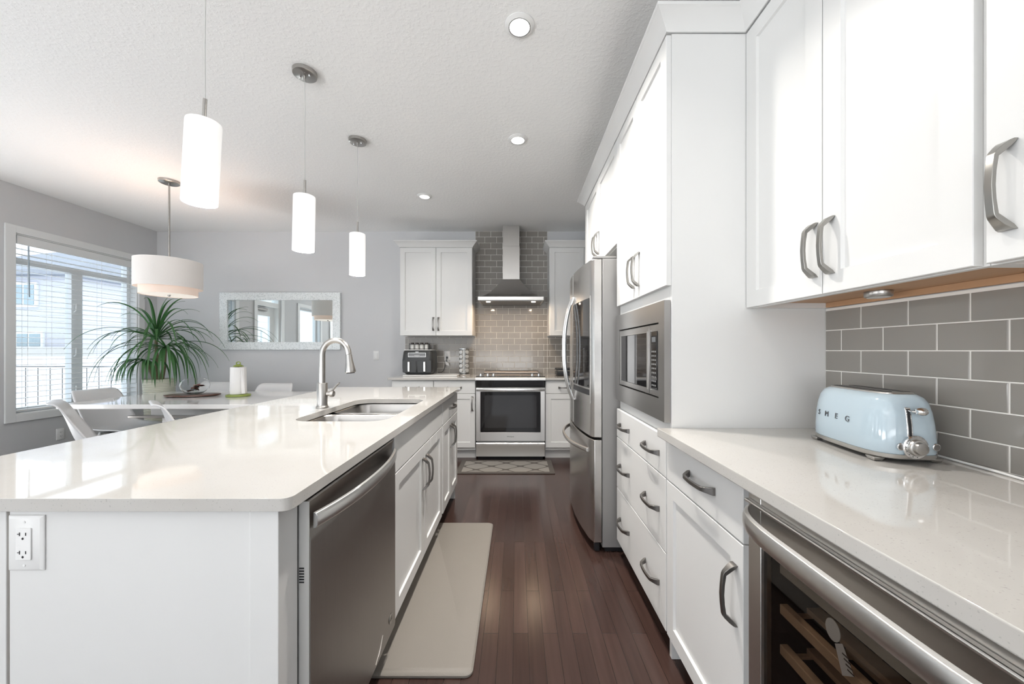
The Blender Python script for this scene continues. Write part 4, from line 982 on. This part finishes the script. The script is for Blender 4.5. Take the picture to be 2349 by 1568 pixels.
for ch_, yy in zip('SMEG', (ty+.088, ty+.048, ty+.005, ty-.040)):
    z = TH+.098
    dx = xside(yy+.01, z)-xside(yy-.01, z); xa = Vector((-dx, -.02, 0)).normalized(); up = Vector((xside(yy, z+.006)-xside(yy, z-.006), 0, .012)).normalized()
    up = (up-xa*up.dot(xa)).normalized()
    text('lettering', ch_, .024, LET, ts, (xside(yy, z)-.0010, yy, z), basis(xa, up), .0009)
ts.location = (1.083, 1.128, .911); ts.rotation_euler = (0, 0, R(-8)); ts.scale = (.95, 1, 1)
tcd = thing('power_cord', 'thin white cord trailing from the toaster along the tiled wall', 'cord', (1.19, .9, .911))
B().tube([(1.203, 1.25, .922), (1.204, 1.15, .916), (1.203, 1.05, .9145), (1.192, .93, .9145), (1.180, .85, .9145), (1.196, .72, .9145), (1.20, .55, .9145)], .0032, 8).done('cable', WPLAST, tcd, smooth=True)

# ------------------------------------------------------------------ pendants over the island
def pendant(x, y, label, tilt=0, show=True):
    t = thing('pendant_light', label, 'pendant light', (x, y, ZC), 'pendant lights over the island')
    B().lathe([(.0, -.022), (.052, -.022), (.060, -.019), (.062, -.001), (.0, -.001)], (x, y, ZC), 36, cap0=False, cap1=False).done('canopy', NICKEL, t, smooth=True)
    for s_ in (-1, 1): B().lathe([(.0045, -.032), (.0055, -.030), (.0055, -.0225)], (x+s_*.030, y-s_*.008, ZC), 12).done('canopy_screw', CHROME, t, smooth=True)
    B().lathe([(.005, -.050), (.006, -.048), (.006, -.0225)], (x, y, ZC), 12).done('strain_relief', NICKEL, t, smooth=True)
    s1 = math.sin(R(tilt))
    B().tube([(x, y, ZC-.051), (x+.0015, y, ZC-.20), (x-.001, y, ZC-.40), (x, y, 2.150)], .0017, 6).done('cable', mat('clear_grey_cable', (.55, .55, .53), .4), t, smooth=True)
    def pt(z): return (x+s1*(z-2.15)*1.0, y, z)
    B().tube([pt(2.149), pt(2.064)], .0065, 14).done('stem', NICKEL, t, smooth=True)
    sh = B(); rings = []
    for r_, z_ in ((.008, 2.0635), (.046, 2.0635), (.0535, 2.060), (.0545, 2.052), (.0545, 1.765), (.0525, 1.762), (.0525, 1.765), (.0525, 2.050), (.045, 2.058), (.008, 2.058)):
        c = pt(z_); rings.append([(c[0]+r_*math.cos(2*math.pi*k/40), c[1]+r_*math.sin(2*math.pi*k/40), z_) for k in range(40)])
    sh.loft(rings, False, False).done('glass_shade', GLASSWHITE, t, smooth=True)
    c = pt(1.93); B().lathe([(.004, .10), (.016, .085), (.022, .04), (.026, 0), (.020, -.025), (.004, -.035)], c, 20).done('bulb', LEDM, t, smooth=True)
    l = bpy.data.lights.new('pendant_lamp', 'POINT'); l.energy = 16; l.color = (1, .95, .9); l.shadow_soft_size = .03
    o = bpy.data.objects.new('pendant_lamp', l); C.objects.link(o); o.parent = t; cc = pt(1.80); o.location = (cc[0]-x, 0, cc[2]-ZC)
pendant(-1.160, 1.362, 'nearest and largest of the white glass cylinder pendants', 3.0)
pendant(-1.167, 2.014, 'middle white glass cylinder pendant over the island', 1.2)
pendant(-1.161, 2.666, 'farthest white glass cylinder pendant over the island', .3)
# drum pendant
dx_, dy_ = -3.146, 3.312
dp = thing('drum_pendant', 'two-tier white fabric drum pendant hanging over the dining table', 'pendant light', (dx_, dy_, ZC))
B().lathe([(0, -.024), (.066, -.024), (.074, -.019), (.076, -.001), (0, -.001)], (dx_, dy_, ZC), 36, cap0=False, cap1=False).done('canopy', NICKEL, dp, smooth=True)
B().tube([(dx_, dy_, ZC-.0245), (dx_, dy_, 1.72)], .0075, 12).done('rod', NICKEL, dp, smooth=True)
B().lathe([(.235, 1.775), (.235, 2.020), (.2325, 2.020), (.2325, 1.775)], (dx_, dy_, 0), 64).done if False else None
def ringwall(b, r, z0, z1, th=.003): 
    rs = [[(dx_+q*math.cos(2*math.pi*k/64), dy_+q*math.sin(2*math.pi*k/64), z_) for k in range(64)] for q, z_ in ((r, z0), (r, z1), (r-th, z1), (r-th, z0), (r, z0))]
    return b.loft(rs, False, False)
DRUM = mat('lit_drum_fabric', (.74, .71, .68), .8, noise=.02, nscale=60, emit=(1, .93, .88), estr=.10)
DRUMI = mat('lit_inner_drum_fabric', (.78, .66, .58), .8, noise=.02, nscale=60, emit=(1, .80, .68), estr=.22)
ringwall(B(), .235, 1.775, 2.020).done('outer_shade', DRUM, dp, smooth=True)
ringwall(B(), .200, 1.712, 1.985).done('inner_shade', DRUMI, dp, smooth=True)
B().lathe([(.198, 1.716), (.198, 1.721)], (dx_, dy_, 0), 64).done('diffuser', WARMLED, dp)
B().lathe([(.004, 1.700), (.010, 1.704), (.012, 1.7155)], (dx_, dy_, 0), 16).done('finial', NICKEL, dp, smooth=True)
b = B()
for a in (0, 120, 240): b.tube([(dx_+.0078*math.cos(R(a)), dy_+.0078*math.sin(R(a)), 1.99), (dx_+.2320*math.cos(R(a)), dy_+.2320*math.sin(R(a)), 2.005)], .0025, 6)
b.done('spider', NICKEL, dp)
for a in (60, 180, 300):
    l = bpy.data.lights.new('drum_lamp', 'POINT'); l.energy = 2.5; l.color = (1, .80, .66); l.shadow_soft_size = .04
    o = bpy.data.objects.new('drum_lamp', l); C.objects.link(o); o.parent = dp; o.location = (.1*math.cos(R(a)), .1*math.sin(R(a)), 1.87-ZC)
    c = (dx_+.1*math.cos(R(a)), dy_+.1*math.sin(R(a)), 1.87)

# ------------------------------------------------------------------ mirror
mr = thing('wall_mirror', 'wide wall mirror in a silver mosaic frame', 'mirror', (-3.04, YB-.01, 1.22))
mx0, mx1, mz0, mz1 = -3.812, -2.266, 1.222, 1.955; my = YB-.001; fw = .098
B().box(mx0, mx0+fw, my-.03, my, mz0, mz1).box(mx1-fw, mx1, my-.03, my, mz0, mz1).box(mx0+fw, mx1-fw, my-.03, my, mz0, mz0+fw).box(mx0+fw, mx1-fw, my-.03, my, mz1-fw, mz1).done('frame', MOSAIC, mr, bevel=.002)
B().box(mx0+fw+.0005, mx1-fw-.0005, my-.018, my-.012, mz0+fw+.0005, mz1-fw-.0005).done('mirror_glass', MIRROR, mr)

# ------------------------------------------------------------------ dining table and chairs
TX0, TX1, TY0, TY1, TZ = -3.90, -2.20, 3.09, 4.08, .757
tb = thing('dining_table', 'white high-gloss dining table beyond the island', 'table', ((TX0+TX1)/2, (TY0+TY1)/2, 0))
B().prism(rrect((TX0+TX1)/2, (TY0+TY1)/2, (TX1-TX0)/2, (TY1-TY0)/2, .015), 'Z', TZ-.038, TZ).done('tabletop', GLOSSW, tb, bevel=.003)
box('apron', mat('grey_table_apron', (.50, .50, .49), .35), tb, -3.22, -2.35, 3.22, 3.95, .640, .7185, .002)
box('extension_rail', NICKEL, tb, -3.36, -2.33, 3.16, 3.20, .630, .648, .002)
for x in (-3.12, -2.45):
    for y in (3.28, 3.89): box('leg', GLOSSW, tb, x-.03, x+.03, y-.03, y+.03, .001, .6395, .002)

def make_chair():
    t = thing('dining_chair', '', 'chair', (0, 0, 0))
    prof = [(.235, .425, .185, 0), (.225, .447, .195, .0), (.17, .458, .212, .01), (.06, .446, .225, .025), (-.06, .440, .230, .04), (-.13, .450, .230, .055), (-.175, .485, .228, .075), (-.200, .545, .224, .070), (-.222, .63, .218, .045), (-.242, .71, .214, .025), (-.258, .77, .208, .012), (-.275, .808, .196, .006), (-.300, .828, .178, 0), (-.328, .826, .150, 0)]
    nu = 12; rings = []
    for i, (y, z, hw, curl) in enumerate(prof):
        a = prof[max(i-1, 0)]; c = prof[min(i+1, len(prof)-1)]; ty_, tz_ = c[0]-a[0], c[1]-a[1]; q = math.hypot(ty_, tz_); ny, nz = tz_/q, -ty_/q
        if nz < 0 and i < 5: ny, nz = -ny, -nz
        r = []
        for k in range(nu+1):
            u = -1+2*k/nu; cc = curl*abs(u)**3
            r.append((hw*u, y+ny*cc, z+nz*cc))
        rings.append(r)
    B().loft(rings, False, False, closed=False).done('shell', CHAIRM, t, smooth=True, solid=.011, subsurf=1)
    for sx_ in (-1, 1):
        for sy_ in (-1, 1):
            B().tube([(sx_*.11, sy_*.10, .430), (sx_*.20, sy_*.21, .001)], [.013, .010], 12).done('leg', WPLAST, t, smooth=True)
    B().box(-.12, .12, -.11, .11, .418, .430).done('mount_plate', DARKMETAL, t, bevel=.002)
    return t
CH0 = make_chair(); first = True
for (x, y, deg, lb) in ((-3.275, 2.975, -44, 'near-side white shell chair at the left end of the table, seen from behind'),
                        (-2.475, 2.93, -42, 'near-side white shell chair in the middle, top lip against the tabletop'),
                        (-3.89, 3.62, -90, 'white shell chair at the head of the table, in front of the window'),
                        (-2.79, 3.96, 180, 'white shell chair on the far side of the table, right of the paper towels'),
                        (-3.60, 4.13, 180, 'white shell chair on the far side, mostly hidden behind the glass bowl')):
    o = CH0 if first else copy_tree(CH0); first = False
    o.location = (x, y, 0); o.rotation_euler = (0, 0, R(deg)); tag(o, lb, 'chair', 'white dining chairs around the table')

# on the table
WOODB = mat('dark_walnut', (.10, .045, .03), .3, noise=.3, nscale=6, coat=.3)
b = B(); tcx, tcy = -3.24, 3.66
def ell(a, b_, z, rot=14, c=(tcx, tcy), k=40):
    return [(c[0]+a*math.cos(2*math.pi*i/k)*math.cos(R(rot))-b_*math.sin(2*math.pi*i/k)*math.sin(R(rot)), c[1]+a*math.cos(2*math.pi*i/k)*math.sin(R(rot))+b_*math.sin(2*math.pi*i/k)*math.cos(R(rot)), z) for i in range(k)]
b.loft([ell(.20, .11, TZ+.001), ell(.235, .135, TZ+.008), ell(.235, .135, TZ+.020), ell(.225, .125, TZ+.022)])
tag(b.done('wooden_tray', WOODB, smooth=True), 'oval dark wooden board under the glass bowl', 'tray')
gb = thing('glass_bowl', 'round clear glass bowl on the dark wooden board', 'bowl', (-3.235, 3.68, TZ+.0235))
z0 = TZ+.0235
o_ = [(.045, 0), (.055, .004), (.085, .018), (.112, .05), (.120, .085), (.112, .12), (.090, .145), (.084, .150)]; i_ = [(r_-.003, z_+.002) for r_, z_ in o_[::-1]]
B().lathe([(r_, z0+z_) for r_, z_ in o_]+[(r_, z0+max(z_, .006)) for r_, z_ in i_], (-3.235, 3.68, 0), 40).done('glass', BOWLG, gb, smooth=True)
random.seed(5)
RED = mat('dried_red_petal', (.28, .05, .03), .6, noise=.3); BRN = mat('dried_brown_pod', (.10, .055, .035), .7, noise=.3); CRM = mat('dried_cream_petal', (.62, .50, .42), .7, noise=.2)
for i in range(13):
    a = random.uniform(0, 6.28); r_ = random.uniform(.0, .055); h_ = z0+.025+.005*i; c = Vector((-3.235+r_*math.cos(a), 3.68+r_*math.sin(a), h_))
    rt = Matrix.Rotation(random.uniform(0, 6.28), 4, 'Z') @ Matrix.Rotation(random.uniform(-.6, .6), 4, 'X')
    rings = []
    for s_, w_ in ((-1, .1), (-.5, .8), (0, 1), (.5, .7), (1, .08)):
        rings.append([tuple(c+rt @ Vector((s_*.038, w_*.016*math.cos(q*math.pi/4), w_*.006*math.sin(q*math.pi/4)+.006*(1-s_*s_)))) for q in range(8)])
    o = B().loft(rings).done('potpourri_piece', (RED, BRN, CRM)[i % 3], smooth=True)
    tag(o, ('dried red petal', 'dried brown pod', 'dried cream petal')[i % 3]+' of the potpourri in the glass bowl', 'potpourri', 'dried potpourri in the glass bowl, '+('red', 'brown', 'cream')[i % 3])
ph = thing('paper_towel_holder', 'olive green paper towel holder on the dining table', 'paper towel holder', (-2.785, 3.66, TZ+.001))
px, py = -2.785, 3.66
B().lathe([(.098, 0), (.104, .004), (.102, .016), (.085, .022), (.0, .022)], (px, py, TZ+.001), 40, cap1=False).done('base', GREEN, ph, smooth=True)
B().tube([(px, py, TZ+.0235), (px, py, TZ+.315)], .006, 10).done('rod', GREEN, ph)
B().lathe([(.0065, .292), (.045, .296), (.040, .304), (.018, .318), (.012, .32)], (px, py, TZ), 24).done('cap', GREEN, ph, smooth=True)
B().tube([(px+.020*math.cos(k*math.pi/8), py, TZ+.328+.014*math.sin(k*math.pi/8)) for k in range(-2, 11)], .005, 8).done('ring_handle', GREEN, ph, smooth=True)
pr = thing('paper_towel_roll', 'white paper towel roll on the green holder', 'paper towel', (px, py, TZ+.024))
B().lathe([(.068, .025), (.070, .030), (.066, .286), (.064, .290), (.020, .290), (.020, .025)], (px, py, TZ), 48, cap0=False, cap1=False).done('roll', PAPER, pr, smooth=True)
B().loft([[(px+.0695, py-.02, TZ+.286), (px+.072, py-.03, TZ+.18), (px+.092, py-.035, TZ+.03)], [(px+.0705, py-.02, TZ+.286), (px+.073, py-.031, TZ+.18), (px+.093, py-.036, TZ+.03)], [(px+.060, py-.0405, TZ+.286), (px+.060, py-.0455, TZ+.18), (px+.070, py-.0505, TZ+.03)], [(px+.059, py-.0400, TZ+.286), (px+.059, py-.0450, TZ+.18), (px+.069, py-.0500, TZ+.03)]]).done('loose_sheet', PAPER, pr)

# ------------------------------------------------------------------ plant
plx, ply = -4.17, 4.27
pp = thing('plant_pot', 'tall cream ribbed planter in the corner behind the table', 'plant pot', (plx, ply, .001))
prof = []; z = .0
while z < .865: prof += [(.108+.034*z/.87, z), (.112+.034*z/.87, z+.008), (.108+.034*z/.87, z+.016)]; z += .018
B().lathe([(.0, .001)]+[(r_, z_+.001) for r_, z_ in prof]+[(.146, .884), (.134, .884), (.130, .82), (.0, .82)], (plx, ply, 0), 40, cap0=False, cap1=False).done('pot', POTM, pp, smooth=True)
B().lathe([(.126, .822), (.126, .845), (.0, .85)], (plx, ply, 0), 24, cap1=False).done('soil', DARKIN, pp)
pt_ = thing('potted_plant', 'tall green plant with long arching strap leaves in the corner', 'plant', (plx, ply, .851))
heads = [(plx-.02, ply-.02, 1.34), (plx+.09, ply-.02, 1.25), (plx-.07, ply-.08, 1.10)]
for h in heads: B().tube([(plx+(h[0]-plx)*.3, ply+(h[1]-ply)*.3, .8515), (plx+(h[0]-plx)*.7, ply+(h[1]-ply)*.7, 1.0), h], [.022, .02, .014], 10).done('stem', TRUNKM, pt_, smooth=True)
random.seed(21)
def leaf(b, base, az, el, L, wid, drop, twist=0):
    sd0 = Vector((-math.sin(az), math.cos(az), 0)); n = 16
    for attempt in range(14):      # shorten a leaf until it clears the walls, the blind and the tabletop
        p = Vector(base); d = Vector((math.cos(az)*math.cos(el), math.sin(az)*math.cos(el), math.sin(el))); path = []; ok = True
        for k in range(n+1):
            path.append((p.copy(), d.copy()))
            if p.x < XL+.10 or p.y > YB-.035 or (p.z < TZ+.08 and p.y < TY1+.04) or p.z < .62: ok = False
            d = (d+Vector((0, 0, -1))*drop*(.35+1.3*k/n)/n*2.0).normalized(); p = p+d*L/n
        if ok: break
        L *= .88
    rings = []
    for k, (q, d) in enumerate(path):
        t = k/n; w_ = wid*(.55+.9*t if t < .35 else (.865*(1-((t-.35)/.65)**1.7)))+.0006
        up = d.cross(sd0).normalized(); s_ = sd0*math.cos(twist*t)+up*math.sin(twist*t)
        rings.append([tuple(q-s_*w_+up*w_*.35), tuple(q-up*.0012), tuple(q+s_*w_+up*w_*.35), tuple(q+up*.0012)])
    b.loft(rings)
leaves = 0
def put(h, az, el, L, wid, drop, tw=0):
    global leaves
    b = B(); leaf(b, h, az, el, L, wid, drop, tw); b.done('leaf', LEAF, pt_, smooth=True); leaves += 1
for i in range(24):  # upright crown
    put(heads[0], random.uniform(0, 6.28), R(random.uniform(45, 85)), random.uniform(.45, .72), random.uniform(.012, .019), random.uniform(1.0, 1.7), random.uniform(-.6, .6))
for i in range(40):  # arching outwards
    h = random.choice(heads[:2]); az = random.uniform(0, 6.28)
    put(h, az, R(random.uniform(5, 50)), random.uniform(.6, .95), random.uniform(.009, .016), random.uniform(1.0, 1.6), random.uniform(-.5, .5))
for i in range(34):  # hanging skirt
    h = random.choice(heads[1:]); az = random.uniform(-2.8, .4)
    put(h, az, R(random.uniform(-15, 35)), random.uniform(.45, .75), random.uniform(.011, .018), random.uniform(1.8, 3.0), random.uniform(-.5, .5))
